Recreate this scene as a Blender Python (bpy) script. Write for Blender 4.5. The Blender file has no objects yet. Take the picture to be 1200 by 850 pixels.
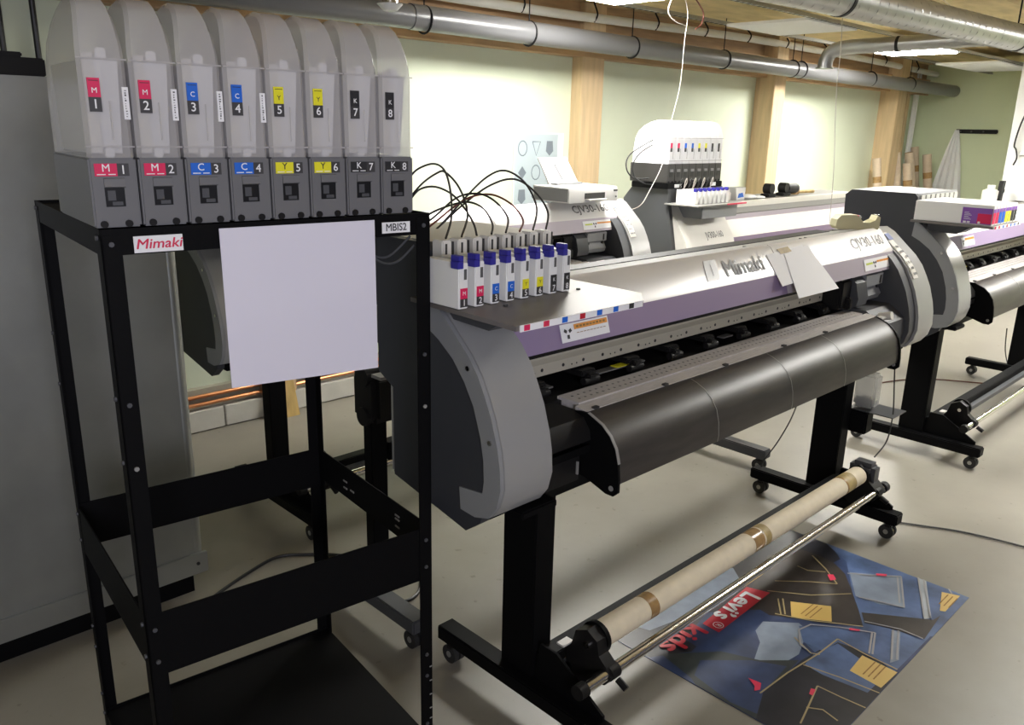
import bpy, bmesh, math, random
import numpy as np
from mathutils import Vector, Matrix
random.seed(7)
S = bpy.context.scene
COL = S.collection

# ---------------------------------------------------------------- camera
F = 959.7; CX, CY = 600.0, 425.0
def _rot(yaw, pitch, roll):
    c, s = math.cos(yaw), math.sin(yaw)
    A = np.array([[s, 0, c], [-c, 0, s], [0, -1, 0]])
    c, s = math.cos(pitch), math.sin(pitch)
    P = np.array([[1, 0, 0], [0, c, -s], [0, s, c]])
    c, s = math.cos(roll), math.sin(roll)
    R = np.array([[c, -s, 0], [s, c, 0], [0, 0, 1]])
    return (R @ P @ A.T).T
B = _rot(0.79615, 0.27930, 0.02278)
CAM = np.array([0, 0, 1.6])
cam = bpy.data.cameras.new('camera'); camo = bpy.data.objects.new('camera', cam); COL.objects.link(camo)
M = Matrix.Identity(4)
for i in range(3):
    M[i][0] = B[i, 0]; M[i][1] = -B[i, 1]; M[i][2] = -B[i, 2]; M[i][3] = CAM[i]
camo.matrix_world = M
cam.sensor_width = 36; cam.lens = F / 1200 * 36; cam.clip_start = .05
S.camera = camo

# ---------------------------------------------------------------- world, exposure
S.view_settings.view_transform = 'Standard'
S.view_settings.look = 'None'
S.view_settings.gamma = 1
S.view_settings.exposure = 0.0
w = bpy.data.worlds.new('world'); S.world = w; w.use_nodes = True
w.node_tree.nodes['Background'].inputs[0].default_value = (.85, .86, 1, 1)
w.node_tree.nodes['Background'].inputs[1].default_value = 0.10
# soft cool daylight from the window behind the photographer
def area(name, loc, target, sx, sy, power, color):
    l = bpy.data.lights.new(name, 'AREA'); l.shape = 'RECTANGLE'; l.size = sx; l.size_y = sy
    l.energy = power; l.color = color; l.spread = math.radians(115)
    o = bpy.data.objects.new(name, l); COL.objects.link(o); o.location = loc
    d = Vector(target) - Vector(loc); o.rotation_euler = d.to_track_quat('-Z', 'Y').to_euler()
    return o
area('window_daylight', (-.9, -1.9, 1.75), (.9, 1.6, 1.5), 1.5, 1.0, 42, (.86, .86, 1))
PANEL = 78.0        # emission of the ceiling panels

# pixel helper for reading places off the photograph while building
def at(u, v, x=None, y=None, z=None):
    r = B @ np.array([u - CX, v - CY, F])
    t = (z - CAM[2]) / r[2] if z is not None else (x - CAM[0]) / r[0] if x is not None else (y - CAM[1]) / r[1]
    q = CAM + r * t
    return (float(q[0]), float(q[1]), float(q[2]))
def atplane(u, v, p0, n):
    r = B @ np.array([u - CX, v - CY, F]); p0 = np.array(p0); n = np.array(n)
    t = ((p0 - CAM) @ n) / (r @ n)
    q = CAM + r * t
    return (float(q[0]), float(q[1]), float(q[2]))

# ---------------------------------------------------------------- materials
def mat(name, c, rough=.5, metal=0, alpha=1, var=0, scale=8, bump=0, bscale=60, trans=0, emit=0, spec=.5, stretch=None, coat=0):
    m = bpy.data.materials.new(name); m.use_nodes = True
    nt = m.node_tree; b = nt.nodes['Principled BSDF']
    b.inputs['Base Color'].default_value = (*c, 1); b.inputs['Roughness'].default_value = rough
    b.inputs['Metallic'].default_value = metal
    b.inputs['Specular IOR Level'].default_value = spec
    if coat: b.inputs['Coat Weight'].default_value = coat; b.inputs['Coat Roughness'].default_value = .15
    tc = nt.nodes.new('ShaderNodeTexCoord')
    vec = tc.outputs['Object']
    if stretch:
        mp = nt.nodes.new('ShaderNodeMapping'); mp.inputs['Scale'].default_value = stretch
        nt.links.new(vec, mp.inputs[0]); vec = mp.outputs[0]
    if var:
        n = nt.nodes.new('ShaderNodeTexNoise'); n.inputs['Scale'].default_value = scale; n.inputs['Detail'].default_value = 6
        nt.links.new(vec, n.inputs['Vector'])
        r = nt.nodes.new('ShaderNodeValToRGB')
        r.color_ramp.elements[0].position = .3; r.color_ramp.elements[1].position = .7
        r.color_ramp.elements[0].color = (*[max(0, k * (1 - var)) for k in c], 1)
        r.color_ramp.elements[1].color = (*[min(1, k * (1 + var)) for k in c], 1)
        nt.links.new(n.outputs['Fac'], r.inputs[0]); nt.links.new(r.outputs[0], b.inputs['Base Color'])
    if bump:
        n2 = nt.nodes.new('ShaderNodeTexNoise'); n2.inputs['Scale'].default_value = bscale
        nt.links.new(vec, n2.inputs['Vector'])
        bp = nt.nodes.new('ShaderNodeBump'); bp.inputs['Strength'].default_value = bump; bp.inputs['Distance'].default_value = .002
        nt.links.new(n2.outputs['Fac'], bp.inputs['Height']); nt.links.new(bp.outputs[0], b.inputs['Normal'])
    if alpha < 1: b.inputs['Alpha'].default_value = alpha
    if trans: b.inputs['Transmission Weight'].default_value = trans
    if emit:
        b.inputs['Emission Color'].default_value = (*c, 1); b.inputs['Emission Strength'].default_value = emit
    return m
K = {}
K['black'] = mat('black_powder_coat', (.004, .004, .0044), .55, bump=.15, bscale=300, spec=.08)
K['blackrough'] = mat('black_plastic', (.009, .0085, .0085), .5, spec=.22)
K['navy'] = mat('navy_grey_plastic', (.036, .038, .045), .5, bump=.1, bscale=400)
K['slate'] = mat('slate_plastic', (.065, .067, .073), .5, bump=.1, bscale=400)
K['trimgrey'] = mat('mid_grey_plastic', (.25, .255, .262), .42)
K['band'] = mat('silver_grey_band', (.34, .34, .335), .33, metal=.15, coat=.1)
K['silver'] = mat('silver_cover_paint', (.74, .73, .72), .34, metal=.25, coat=.15)
K['deck'] = mat('grey_deck_paint', (.27, .265, .25), .5)
K['traymetal'] = mat('tray_metal', (.17, .155, .145), .45, metal=.2)
K['purple'] = mat('purple_trim', (.27, .20, .33), .45)
K['palepurple'] = mat('pale_mauve_trim', (.42, .37, .43), .45)
K['rail'] = mat('beige_rail_metal', (.50, .47, .38), .45, metal=.1)
K['platen'] = mat('brushed_platen', (.52, .49, .475), .5, metal=.1, var=.12, scale=30, stretch=(1, 12, 1))
K['apron'] = mat('dark_apron_sheet', (.035, .030, .028), .42, var=.25, scale=14, spec=.5, stretch=(.6, 4, 4))
K['steel'] = mat('chrome_tube', (.75, .73, .70), .16, metal=1)
K['sheetsteel'] = mat('galvanised_sheet', (.34, .35, .33), .42, metal=.75, var=.16, scale=3)
K['pipe'] = mat('galvanised_pipe', (.40, .40, .39), .33, metal=.8, var=.1, scale=6)
K['pvc'] = mat('grey_pvc', (.13, .13, .135), .32, spec=.6)
K['white'] = mat('white_plastic', (.82, .82, .80), .4)
K['offwhite'] = mat('offwhite_plastic', (.70, .68, .63), .45)
K['paper'] = mat('white_paper', (.86, .86, .87), .7)
K['lilacpaper'] = mat('lilac_white_board', (.73, .71, .80), .6)
K['card'] = mat('cardboard', (.56, .45, .33), .8, var=.08, scale=20, bump=.2, bscale=120)
K['tube'] = mat('pale_cardboard', (.76, .67, .50), .75, var=.06, scale=25)
K['tape'] = mat('brown_parcel_tape', (.36, .22, .09), .25, var=.2, scale=40)
K['tape2'] = mat('old_parcel_tape', (.38, .28, .11), .6, var=.2, scale=40)
K['wood'] = mat('pine_timber', (.62, .46, .27), .6, var=.12, scale=5, stretch=(5, 5, .5), bump=.2)
K['woodx'] = mat('pine_beam', (.46, .30, .16), .6, var=.25, scale=5, stretch=(.5, 5, 5), bump=.2)
K['woodside'] = mat('yellowed_pine', (.50, .34, .12), .6, var=.2, scale=5, stretch=(5, 5, .5))
K['ply'] = mat('plywood_sheet', (.70, .56, .30), .7, var=.14, scale=4, stretch=(1, 2.5, 1))
K['wall'] = mat('pale_green_paint', (.68, .735, .57), .6, var=.03, scale=2)
K['wallend'] = mat('green_paint', (.66, .73, .50), .65, var=.04, scale=2)
K['wallwhite'] = mat('white_wall_paint', (.80, .81, .80), .6)
K['block'] = mat('painted_block', (.62, .60, .54), .7, var=.06, scale=10, bump=.4)
K['copper'] = mat('copper_pipe', (.62, .27, .12), .3, metal=.8)
K['basebeige'] = mat('grey_cork', (.40, .38, .30), .8)
K['rubber'] = mat('caster_rubber', (.02, .02, .02), .6)
K['cable'] = mat('black_cable', (.015, .015, .015), .45)
K['redcable'] = mat('dark_red_tube', (.13, .035, .025), .4)
K['whitecord'] = mat('white_cord', (.42, .39, .35), .6)
K['grey'] = mat('holder_grey', (.15, .15, .155), .45)
K['darkgrey'] = mat('dark_holder', (.035, .033, .032), .5)
K['blue'] = mat('cap_blue', (.035, .03, .30), .4)
K['cyan'] = mat('label_blue', (.01, .13, .62), .5)
K['mag'] = mat('label_magenta', (.72, .015, .10), .5)
K['yel'] = mat('label_yellow', (.80, .74, .02), .5)
K['windowblack'] = mat('dark_window', (.008, .008, .009), .3)
K['blk'] = mat('label_black', (.02, .02, .022), .5)
K['charcoal'] = mat('label_charcoal', (.045, .043, .045), .5)
K['inkwhite'] = mat('print_white', (.85, .85, .85), .5)
K['inkblack'] = mat('print_black', (.03, .03, .03), .5)
K['inkred'] = mat('print_red', (.68, .02, .08), .5)
K['inkgrey'] = mat('print_grey', (.10, .10, .10), .5)
K['orange'] = mat('print_orange', (.80, .33, .05), .5)
K['lime'] = mat('print_lime', (.62, .70, .12), .5)
K['violet'] = mat('label_violet', (.24, .09, .42), .5)
K['beige'] = mat('beige_plastic', (.62, .58, .36), .45)
K['lcd'] = mat('lcd_window', (.33, .38, .62), .25)
K['carton'] = mat('grey_carton', (.42, .42, .38), .6)
K['garment'] = mat('white_fabric', (.80, .78, .76), .8, bump=.3, bscale=20)
def floor_mat():
    m = mat('painted_concrete', (.40, .375, .32), .38, spec=.4)
    nt = m.node_tree; b = nt.nodes['Principled BSDF']; tc = nt.nodes.new('ShaderNodeTexCoord')
    n = nt.nodes.new('ShaderNodeTexNoise'); n.inputs['Scale'].default_value = 1.6; n.inputs['Detail'].default_value = 8; n.inputs['Roughness'].default_value = .6
    r = nt.nodes.new('ShaderNodeValToRGB'); r.color_ramp.elements[0].position = .3; r.color_ramp.elements[1].position = .75
    r.color_ramp.elements[0].color = (.215, .198, .166, 1); r.color_ramp.elements[1].color = (.30, .28, .236, 1)
    nt.links.new(tc.outputs['Object'], n.inputs['Vector']); nt.links.new(n.outputs['Fac'], r.inputs[0])
    n3 = nt.nodes.new('ShaderNodeTexNoise'); n3.inputs['Scale'].default_value = 22; n3.inputs['Detail'].default_value = 3
    r3 = nt.nodes.new('ShaderNodeValToRGB'); r3.color_ramp.elements[0].position = .25; r3.color_ramp.elements[1].position = .33
    r3.color_ramp.elements[0].color = (.45, .42, .38, 1); r3.color_ramp.elements[1].color = (1, 1, 1, 1)
    nt.links.new(tc.outputs['Object'], n3.inputs['Vector']); nt.links.new(n3.outputs['Fac'], r3.inputs[0])
    mx = nt.nodes.new('ShaderNodeMix'); mx.data_type = 'RGBA'; mx.blend_type = 'MULTIPLY'; mx.inputs[0].default_value = .5
    nt.links.new(r.outputs[0], mx.inputs[6]); nt.links.new(r3.outputs[0], mx.inputs[7]); nt.links.new(mx.outputs[2], b.inputs['Base Color'])
    r2 = nt.nodes.new('ShaderNodeMapRange'); r2.inputs[3].default_value = .28; r2.inputs[4].default_value = .5
    nt.links.new(n.outputs['Fac'], r2.inputs[0]); nt.links.new(r2.outputs[0], b.inputs['Roughness'])
    return m
K['floor'] = floor_mat()
def clear_mat(name, c, fac, rough=.25):
    m = bpy.data.materials.new(name); m.use_nodes = True; nt = m.node_tree; b = nt.nodes['Principled BSDF']
    b.inputs['Base Color'].default_value = (*c, 1); b.inputs['Roughness'].default_value = rough
    t = nt.nodes.new('ShaderNodeBsdfTransparent'); mx = nt.nodes.new('ShaderNodeMixShader'); mx.inputs[0].default_value = fac
    nt.links.new(t.outputs[0], mx.inputs[1]); nt.links.new(b.outputs[0], mx.inputs[2])
    nt.links.new(mx.outputs[0], nt.nodes['Material Output'].inputs[0])
    return m
K['clear'] = clear_mat('frosted_clear_plastic', (.62, .60, .59), .50, .22)
K['film'] = clear_mat('plastic_film', (.93, .93, .95), .8, .3)
K['bottle'] = clear_mat('clear_bottle', (.55, .55, .52), .45, .15)
def denim(name, c, var=.35, sc=9):
    m = mat(name, c, .32, var=var, scale=sc, spec=.5)
    return m
K['d_dark'] = denim('print_dark_denim', (.020, .020, .027))
K['d_navy'] = denim('print_navy_denim', (.035, .055, .13))
K['d_mid'] = denim('print_mid_denim', (.085, .135, .27), .5, 7)
K['d_light'] = denim('print_light_denim', (.24, .29, .37), .3, 7)
K['d_pale'] = denim('print_pale_denim', (.38, .42, .46), .25, 7)
K['d_brown'] = denim('print_brown_black_denim', (.042, .034, .030))
K['d_green'] = denim('print_green_grey', (.04, .047, .045))
K['stitch'] = mat('print_gold_stitch', (.40, .32, .16), .4)
K['stitchp'] = mat('print_pale_stitch', (.33, .33, .34), .4)
K['patch'] = mat('print_leather_patch', (.64, .44, .12), .4)
K['posterred'] = mat('print_poster_red', (.52, .015, .035), .35)
K['emit'] = mat('led_diffuser', (1, .98, .93), .5, emit=PANEL)
K['postergrey'] = mat('print_blue_grey', (.42, .49, .52), .5)
K['icon'] = mat('print_icon_grey', (.16, .19, .22), .5)

# ---------------------------------------------------------------- builders
BASE = {}
class MB:
    def __init__(s): s.bm = bmesh.new()
    def box(s, x0, x1, y0, y1, z0, z1, bev=0):
        r = bmesh.ops.create_cube(s.bm, size=1)
        for v in r['verts']:
            v.co = Vector(((x0 + x1) / 2 + v.co.x * (x1 - x0), (y0 + y1) / 2 + v.co.y * (y1 - y0), (z0 + z1) / 2 + v.co.z * (z1 - z0)))
        if bev:
            es = list({e for v in r['verts'] for e in v.link_edges})
            bmesh.ops.bevel(s.bm, geom=es, offset=bev, segments=2, affect='EDGES', clamp_overlap=True)
        return s
    def hexa(s, p):   # 8 points: bottom 4, top 4
        v = [s.bm.verts.new(q) for q in p]
        for f in ((3, 2, 1, 0), (4, 5, 6, 7), (0, 1, 5, 4), (1, 2, 6, 5), (2, 3, 7, 6), (3, 0, 4, 7)):
            s.bm.faces.new([v[i] for i in f])
        return s
    def poly(s, pts, thick=0, n=None):
        v = [s.bm.verts.new(q) for q in pts]
        f = s.bm.faces.new(v)
        if thick:
            n = Vector(n) if n else None
            f.normal_update(); nn = n or f.normal
            r = bmesh.ops.extrude_face_region(s.bm, geom=[f])
            for g in r['geom']:
                if isinstance(g, bmesh.types.BMVert): g.co += nn.normalized() * thick
        return s
    def prism(s, prof, x0, x1, axis='x', smooth=False):
        def P(a, b, t):
            return (t, a, b) if axis == 'x' else (a, t, b) if axis == 'y' else (a, b, t)
        A = [s.bm.verts.new(P(a, b, x0)) for a, b in prof]; Bv = [s.bm.verts.new(P(a, b, x1)) for a, b in prof]
        n = len(prof)
        s.bm.faces.new(A); s.bm.faces.new(Bv[::-1])
        for i in range(n):
            f = s.bm.faces.new((A[(i + 1) % n], A[i], Bv[i], Bv[(i + 1) % n])); f.smooth = smooth
        return s
    def shell(s, prof, x0, x1, th):   # open curved sheet with thickness, profile in y,z
        n = len(prof); off = []
        for i in range(n):
            a = Vector(prof[max(0, i - 1)]); b = Vector(prof[min(n - 1, i + 1)]); d = (b - a).normalized()
            off.append((prof[i][0] - d.y * th, prof[i][1] + d.x * th))
        return s.prism(list(prof) + off[::-1], x0, x1)
    def cyl(s, p0, p1, r, seg=20, r2=None, caps=True):
        p0 = Vector(p0); p1 = Vector(p1); d = p1 - p0; L = d.length
        q = d.to_track_quat('Z', 'Y').to_matrix().to_4x4(); q.translation = (p0 + p1) / 2
        res = bmesh.ops.create_cone(s.bm, cap_ends=caps, segments=seg, radius1=r, radius2=r if r2 is None else r2, depth=L, matrix=q)
        for f in {f for v in res['verts'] for f in v.link_faces}:
            if len(f.verts) == 4: f.smooth = True
        return s
    def tube(s, pts, r, seg=8, smooth=True):
        pts = [Vector(p) for p in pts]
        if smooth and len(pts) > 2:
            out = []
            for i in range(len(pts) - 1):
                a = pts[max(0, i - 1)]; b = pts[i]; c = pts[i + 1]; d = pts[min(len(pts) - 1, i + 2)]
                for k in range(6):
                    t = k / 6
                    out.append(.5 * ((2 * b) + (c - a) * t + (2 * a - 5 * b + 4 * c - d) * t * t + (3 * b - a - 3 * c + d) * t ** 3))
            out.append(pts[-1]); pts = out
        rings = []; up = None
        for i, p in enumerate(pts):
            d = (pts[min(i + 1, len(pts) - 1)] - pts[max(0, i - 1)]).normalized()
            if up is None: up = d.orthogonal().normalized()
            up = (up - d * up.dot(d)).normalized(); w2 = d.cross(up)
            rings.append([s.bm.verts.new(p + (up * math.cos(2 * math.pi * k / seg) + w2 * math.sin(2 * math.pi * k / seg)) * r) for k in range(seg)])
        for a, b in zip(rings[:-1], rings[1:]):
            for k in range(seg):
                f = s.bm.faces.new((a[k], a[(k + 1) % seg], b[(k + 1) % seg], b[k])); f.smooth = True
        s.bm.faces.new(rings[0][::-1]); s.bm.faces.new(rings[-1])
        return s
    def sphere(s, c, r, sc=(1, 1, 1)):
        res = bmesh.ops.create_uvsphere(s.bm, u_segments=16, v_segments=10, radius=r)
        for v in res['verts']: v.co = Vector((c[0] + v.co.x * sc[0], c[1] + v.co.y * sc[1], c[2] + v.co.z * sc[2]))
        for f in {f for v in res['verts'] for f in v.link_faces}: f.smooth = True
        return s
    def ribbon(s, pts, wd, n=(0, 0, 1)):
        n = Vector(n); pts = [Vector(p) for p in pts]; L = []; R = []
        for i, p in enumerate(pts):
            d = (pts[min(i + 1, len(pts) - 1)] - pts[max(0, i - 1)]).normalized(); sd = n.cross(d).normalized() * wd / 2
            L.append(s.bm.verts.new(p + sd)); R.append(s.bm.verts.new(p - sd))
        for i in range(len(pts) - 1): s.bm.faces.new((L[i], R[i], R[i + 1], L[i + 1]))
        return s
    def build(s, name, material, parent=None, **k):
        bmesh.ops.recalc_face_normals(s.bm, faces=s.bm.faces[:])
        for f in s.bm.faces: f.smooth = True
        for e in s.bm.edges:
            e.smooth = len(e.link_faces) != 2 or e.calc_face_angle(0) < .55
        me = bpy.data.meshes.new(name); s.bm.to_mesh(me); s.bm.free()
        b = BASE.get(parent, (0, 0, 0)) if parent else (0, 0, 0)
        if any(b): me.transform(Matrix.Translation((-b[0], -b[1], -b[2])))
        me.materials.append(K[material] if isinstance(material, str) else material)
        o = bpy.data.objects.new(name, me); COL.objects.link(o)
        if parent: o.parent = parent; BASE[o] = b
        for kk, vv in k.items(): o[kk] = vv
        return o
def thing(name, label, cat, base=(0, 0, 0), rz=0, group=None, local=False, loc=None):
    o = bpy.data.objects.new(name, None); COL.objects.link(o); o.empty_display_size = .1
    o.location = loc if loc is not None else base; o.rotation_euler = (0, 0, rz)
    o['label'] = label; o['category'] = cat
    if group: o['group'] = group
    BASE[o] = (0, 0, 0) if local else tuple(base)
    return o
def tag(o, label, cat, group=None):
    o['label'] = label; o['category'] = cat
    if group: o['group'] = group
    return o
def struct(o): o['kind'] = 'structure'; return o
_tc = {}
def text(s, size, origin, xdir, ydir, material, parent, name='lettering', bold=0, sx=1, align='CENTER', shear=0):
    ex = bold; bold = 0
    key = (s, bold, align, shear)
    if key not in _tc:
        cu = bpy.data.curves.new('t', 'FONT'); cu.body = s; cu.size = 1; cu.align_x = align; cu.align_y = 'CENTER'; cu.offset = bold; cu.resolution_u = 3
        cu.shear = shear; cu.fill_mode = 'FRONT'
        o = bpy.data.objects.new('t', cu); me = o.to_mesh()
        _tc[key] = ([tuple(v.co) for v in me.vertices], [tuple(p.vertices) for p in me.polygons]); o.to_mesh_clear(); bpy.data.objects.remove(o)
    V, Fc = _tc[key]; xd = Vector(xdir).normalized() * size * sx; yd = Vector(ydir).normalized() * size; og = Vector(origin)
    b = Vector(BASE.get(parent, (0, 0, 0)))
    nz = xd.cross(yd).normalized(); offs = [(0, 0)] if ex < .005 else [(-ex, 0), (ex, 0), (0, ex), (0, -ex)]
    VV = []; FF = []
    for q, (ox, oy) in enumerate(offs):
        n0 = len(VV); VV += [og - b + xd * (v[0] + ox) + yd * (v[1] + oy) + nz * (.00006 * q) for v in V]; FF += [tuple(n0 + k for k in f) for f in Fc]
    me = bpy.data.meshes.new(name); me.from_pydata(VV, [], FF)
    me.materials.append(K[material]); o = bpy.data.objects.new(name, me); COL.objects.link(o); o.parent = parent; BASE[o] = tuple(b)
    return o
def quad(o, xd, yd, w2, h):   # centred rectangle points
    o = Vector(o); xd = Vector(xd).normalized() * w2 / 2; yd = Vector(yd).normalized() * h / 2
    return [o - xd - yd, o + xd - yd, o + xd + yd, o - xd + yd]

# ================================================================= SETTING
struct(MB().box(-1.2, 12, -3, 4.3, -.1, 0).build('floor', 'floor'))
struct(MB().box(-1.2, 11.1, 4.16, 4.3, 0, 2.6).build('wall_back', 'wall'))
struct(MB().box(11.0, 11.15, -3, 4.16, 0, 2.6).build('wall_right', 'wallend'))
struct(MB().box(9.5, 11.0, 1.2, 2.65, 0, 2.42).build('trim_1', 'wallwhite'))
struct(MB().box(-1.35, -1.2, -3, 4.3, 0, 2.6).build('wall_left', 'wall'))
ceil = struct(MB().box(-1.2, 11.1, -3, 4.3, 2.46, 2.56).build('ceiling', 'ply'))
for i in range(5):
    for j in range(6):
        x0 = -1.2 + i * 2.44; y0 = -3 + j * 1.22
        MB().box(x0 + .003, min(x0 + 2.437, 11), y0 + .003, min(y0 + 1.217, 4.16), 2.448, 2.46).build('plywood_sheet', 'ply', ceil)
# timber frame of the back wall
struct(MB().box(-1.2, 11, 4.05, 4.16, 2.09, 2.27).build('trim_2', 'woodx'))
struct(MB().box(-1.2, 11, 4.10, 4.16, 2.275, 2.448).build('trim_3', 'woodx'))
pil = [(4.6, 4.84, 4.06), (7.12, 7.32, 3.965), (9.86, 10.09, 3.95), (2.05, 2.25, 4.06), (-.35, -.1, 4.06)]
for i, (a, b, y) in enumerate(pil):
    struct(MB().box(a, b, y, 4.16, .12, 2.446, .004).build('trim_%d' % (4 + i), 'wood'))
struct(MB().box(10.45, 10.53, 4.08, 4.16, .1, 2.3).build('trim_9', 'wood'))
struct(MB().box(10.1, 10.4, 4.14, 4.158, .1, 2.26).build('trim_10', 'wallwhite'))
# plinth of painted blocks and copper heating pipes
pl = struct(MB().box(-1.2, 11, 4.10, 4.16, 0, .115).build('baseboard_back', 'block'))
x = -1.18
while x < 10.5:
    MB().box(x + .004, x + .496, 4.075, 4.10, .004, .118, .004).build('block', 'block', pl); x += .5
for i, (zz, yy) in enumerate(((.15, 4.09), (.19, 4.10))):
    p = MB().cyl((-1.1, yy, zz), (9.5, yy, zz), .011, 10).build('heating_pipe', 'copper')
    tag(p, ['lower', 'upper'][i] + ' of the two copper pipes running along the foot of the green back wall', 'pipe', None)
struct(MB().box(-1.2, 11, 4.12, 4.16, .118, .225).build('trim_11', 'basebeige'))
# conduits on the far left of the back wall
for i, (u, v) in enumerate(((42, 40), (3, 50))):
    q = at(u, v, y=4.14)
    o = MB().cyl((q[0], 4.14, .2), (q[0], 4.14, 2.08), .012, 10).build('wall_conduit', 'cable')
    tag(o, ['dark conduit rising behind the steel cabinet, nearer the ink rack', 'dark conduit behind the steel cabinet at the left picture edge'][i], 'pipe')
for i, xx in enumerate((10.72, 10.80)):
    o = MB().cyl((xx, 4.10, 1.0), (xx, 4.10, 2.35), .018, 10).build('wall_pipe', 'white')
    tag(o, ['left', 'right'][i] + ' one of the two white vertical pipes in the far room corner', 'pipe')

# ceiling services -------------------------------------------------
def hoop(mb, x, y, z, r, wd=.012):
    pts = [(x, y + math.cos(a) * r, z + math.sin(a) * r) for a in [2 * math.pi * k / 20 for k in range(21)]]
    for a, b in zip(pts[:-1], pts[1:]): mb.cyl(a, b, wd / 2, 6)
    return mb
t = thing('waste_pipe', 'long grey plastic pipe hung under the ceiling along the back wall', 'pipe', (-1, 3.75, 2.0))
MB().cyl((-1.1, 3.75, 2.135), (3.0, 3.75, 2.155), .062, 28).build('pipe_section', 'pvc', t)
MB().cyl((2.85, 3.75, 2.155), (10.98, 3.75, 2.135), .066, 28).build('pipe_section', 'pvc', t)
for xx in (2.95, 3.75, 4.75, 5.9, 7.0, 7.15, 8.6, 9.6):
    h = MB(); hoop(h, xx, 3.75, 2.148, .069)
    h.cyl((xx, 3.75, 2.217), (xx, 3.75, 2.446), .004, 6).build('pipe_hanger', 'blackrough', t)
t = thing('heating_main', 'slim white insulated pipe clipped under the timber ceiling above the grey pipe', 'pipe', (-1, 3.95, 2.3))
MB().tube([(-1.1, 3.98, 2.33), (3.5, 3.98, 2.325), (5, 3.98, 2.345), (6.7, 3.98, 2.375), (9, 3.98, 2.365), (10.98, 3.98, 2.33)], .03, 12).build('pipe_run', 'white', t)
for xx in (3.9, 4.6, 5.3, 5.95, 6.6, 7.25, 8.0, 9.4, 10.3):
    zz = 2.325 + min(.05, max(0, (xx - 3.5) * .0156)) - max(0, (xx - 9) * .02)
    MB().tube([(xx, 3.98, 2.44), (xx, 3.945, zz + .03), (xx, 3.945, zz), (xx, 3.97, zz - .032)], .006, 6).build('pipe_clip', 'blackrough', t)
# suspended ceiling rails
labs = ['perforated metal ceiling rail nearest the back wall', 'perforated metal ceiling rail on the camera side of the ceiling lamps', 'perforated metal ceiling rail farthest from the back wall']
for i, yy in enumerate((3.34, 2.71, 2.08)):
    t = thing('ceiling_rail', labs[i], 'rail', (-1, yy, 2.3), group=None)
    MB().box(-1.1, 10.9, yy - .014, yy + .014, 2.31, 2.314).box(-1.1, 10.9, yy - .002, yy + .002, 2.314, 2.335).build('rail_profile', 'pipe', t)
    mb = MB(); xx = 2.0
    while xx < 10.8: mb.box(xx, xx + .03, yy - .010, yy + .010, 2.3085, 2.3105); xx += .06
    mb.build('slot_row', 'inkblack', t, kind='stuff')
def led(x0, x1, y0, y1, lit, label, z=2.30):
    t = thing('ceiling_lamp' if lit else 'ceiling_tile', label, 'lamp' if lit else 'ceiling tile', ((x0 + x1) / 2, (y0 + y1) / 2, z))
    if lit:
        MB().box(x0, x1, y0, y1, z + .008, z + .03).build('lamp_frame', 'white', t)
        MB().box(x0 + .015, x1 - .015, y0 + .015, y1 - .015, z, z + .008).build('diffuser', 'emit', t)
    else:
        MB().box(x0, x1, y0, y1, z, z + .018, .003).build('tile', 'paper', t)
led(7.33, 7.98, 2.73, 3.32, True, 'glowing square ceiling lamp above the far printers')
led(3.42, 4.02, 2.73, 3.32, True, 'glowing ceiling lamp cut by the top edge of the picture')
led(9.2, 9.8, .2, .8, True, 'added fill lamp at the ceiling near the white return wall, outside the picture')  # lamp added out of view to brighten the far end wall
led(4.6, 5.2, .2, .8, True, 'ceiling lamp over the denim print, outside the picture')
led(7.33, 7.98, .2, .8, True, 'ceiling lamp over the far aisle, outside the picture')
led(5.24, 5.95, 2.73, 3.33, False, 'unlit white ceiling tile between the two ceiling lamps')
led(9.1, 10.3, 2.73, 3.33, False, 'white ceiling tile beyond the far ceiling lamp')
# ducts
t = thing('ventilation_duct', 'thick spiral-seam steel duct crossing the top right corner of the picture', 'duct', (4, 1.88, 2.2))
a0, a1 = Vector((3.2, 1.92, 2.2)), Vector((8.4, 1.56, 2.2))
MB().cyl(a0, a1, .078, 32).build('duct_run', 'pipe', t)
mb = MB(); n = 60
dirv = (a1 - a0); L = dirv.length; dn = dirv.normalized(); up = Vector((0, 0, 1)); sd = dn.cross(up)
mb.tube([a0 + dn * (L * k / 720) + (up * math.cos(2 * math.pi * k / 12) + sd * math.sin(2 * math.pi * k / 12)) * .0785 for k in range(0, 721)], .0022, 4, smooth=False)
mb.build('spiral_seam', 'pipe', t)
for k in (.13, .53, .9):
    c = a0 + dirv * k; MB().cyl(c - dn * .012, c + dn * .012, .0815, 32).build('duct_strap', 'blackrough', t)
    MB().cyl(c + up * .08, (c.x, c.y, 2.446), .005, 6).build('strap_rod', 'blackrough', t)
t = thing('ventilation_branch', 'thin steel duct with a downward elbow beside the far ceiling lamp', 'duct', (6, 2.6, 2.1))
cc = [(6.02, 1.75, 2.215), (6.02, 2.2, 2.21), (6.02, 2.6, 2.205), (6.02, 2.83, 2.20), (6.02, 2.93, 2.175), (6.02, 2.965, 2.12), (6.02, 2.97, 2.07)]
MB().tube(cc, .05, 20).build('duct_run', 'pipe', t)
MB().cyl((6.02, 2.97, 2.062), (6.02, 2.97, 2.072), .062, 24).build('duct_flange', 'pipe', t)
MB().cyl((6.02, 2.45, 2.205), (6.02, 2.47, 2.205), .053, 24).build('duct_strap', 'blackrough', t)
q = at(457, 6, y=3.1)
t = thing('ceiling_spout', 'small steel spout with a flared rim hanging above the tanks', 'pipe', (q[0], q[1], q[2]))
MB().cyl((q[0], q[1], q[2]), (q[0], q[1], 2.446), .034, 24).build('spout_pipe', 'steel', t)
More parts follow.
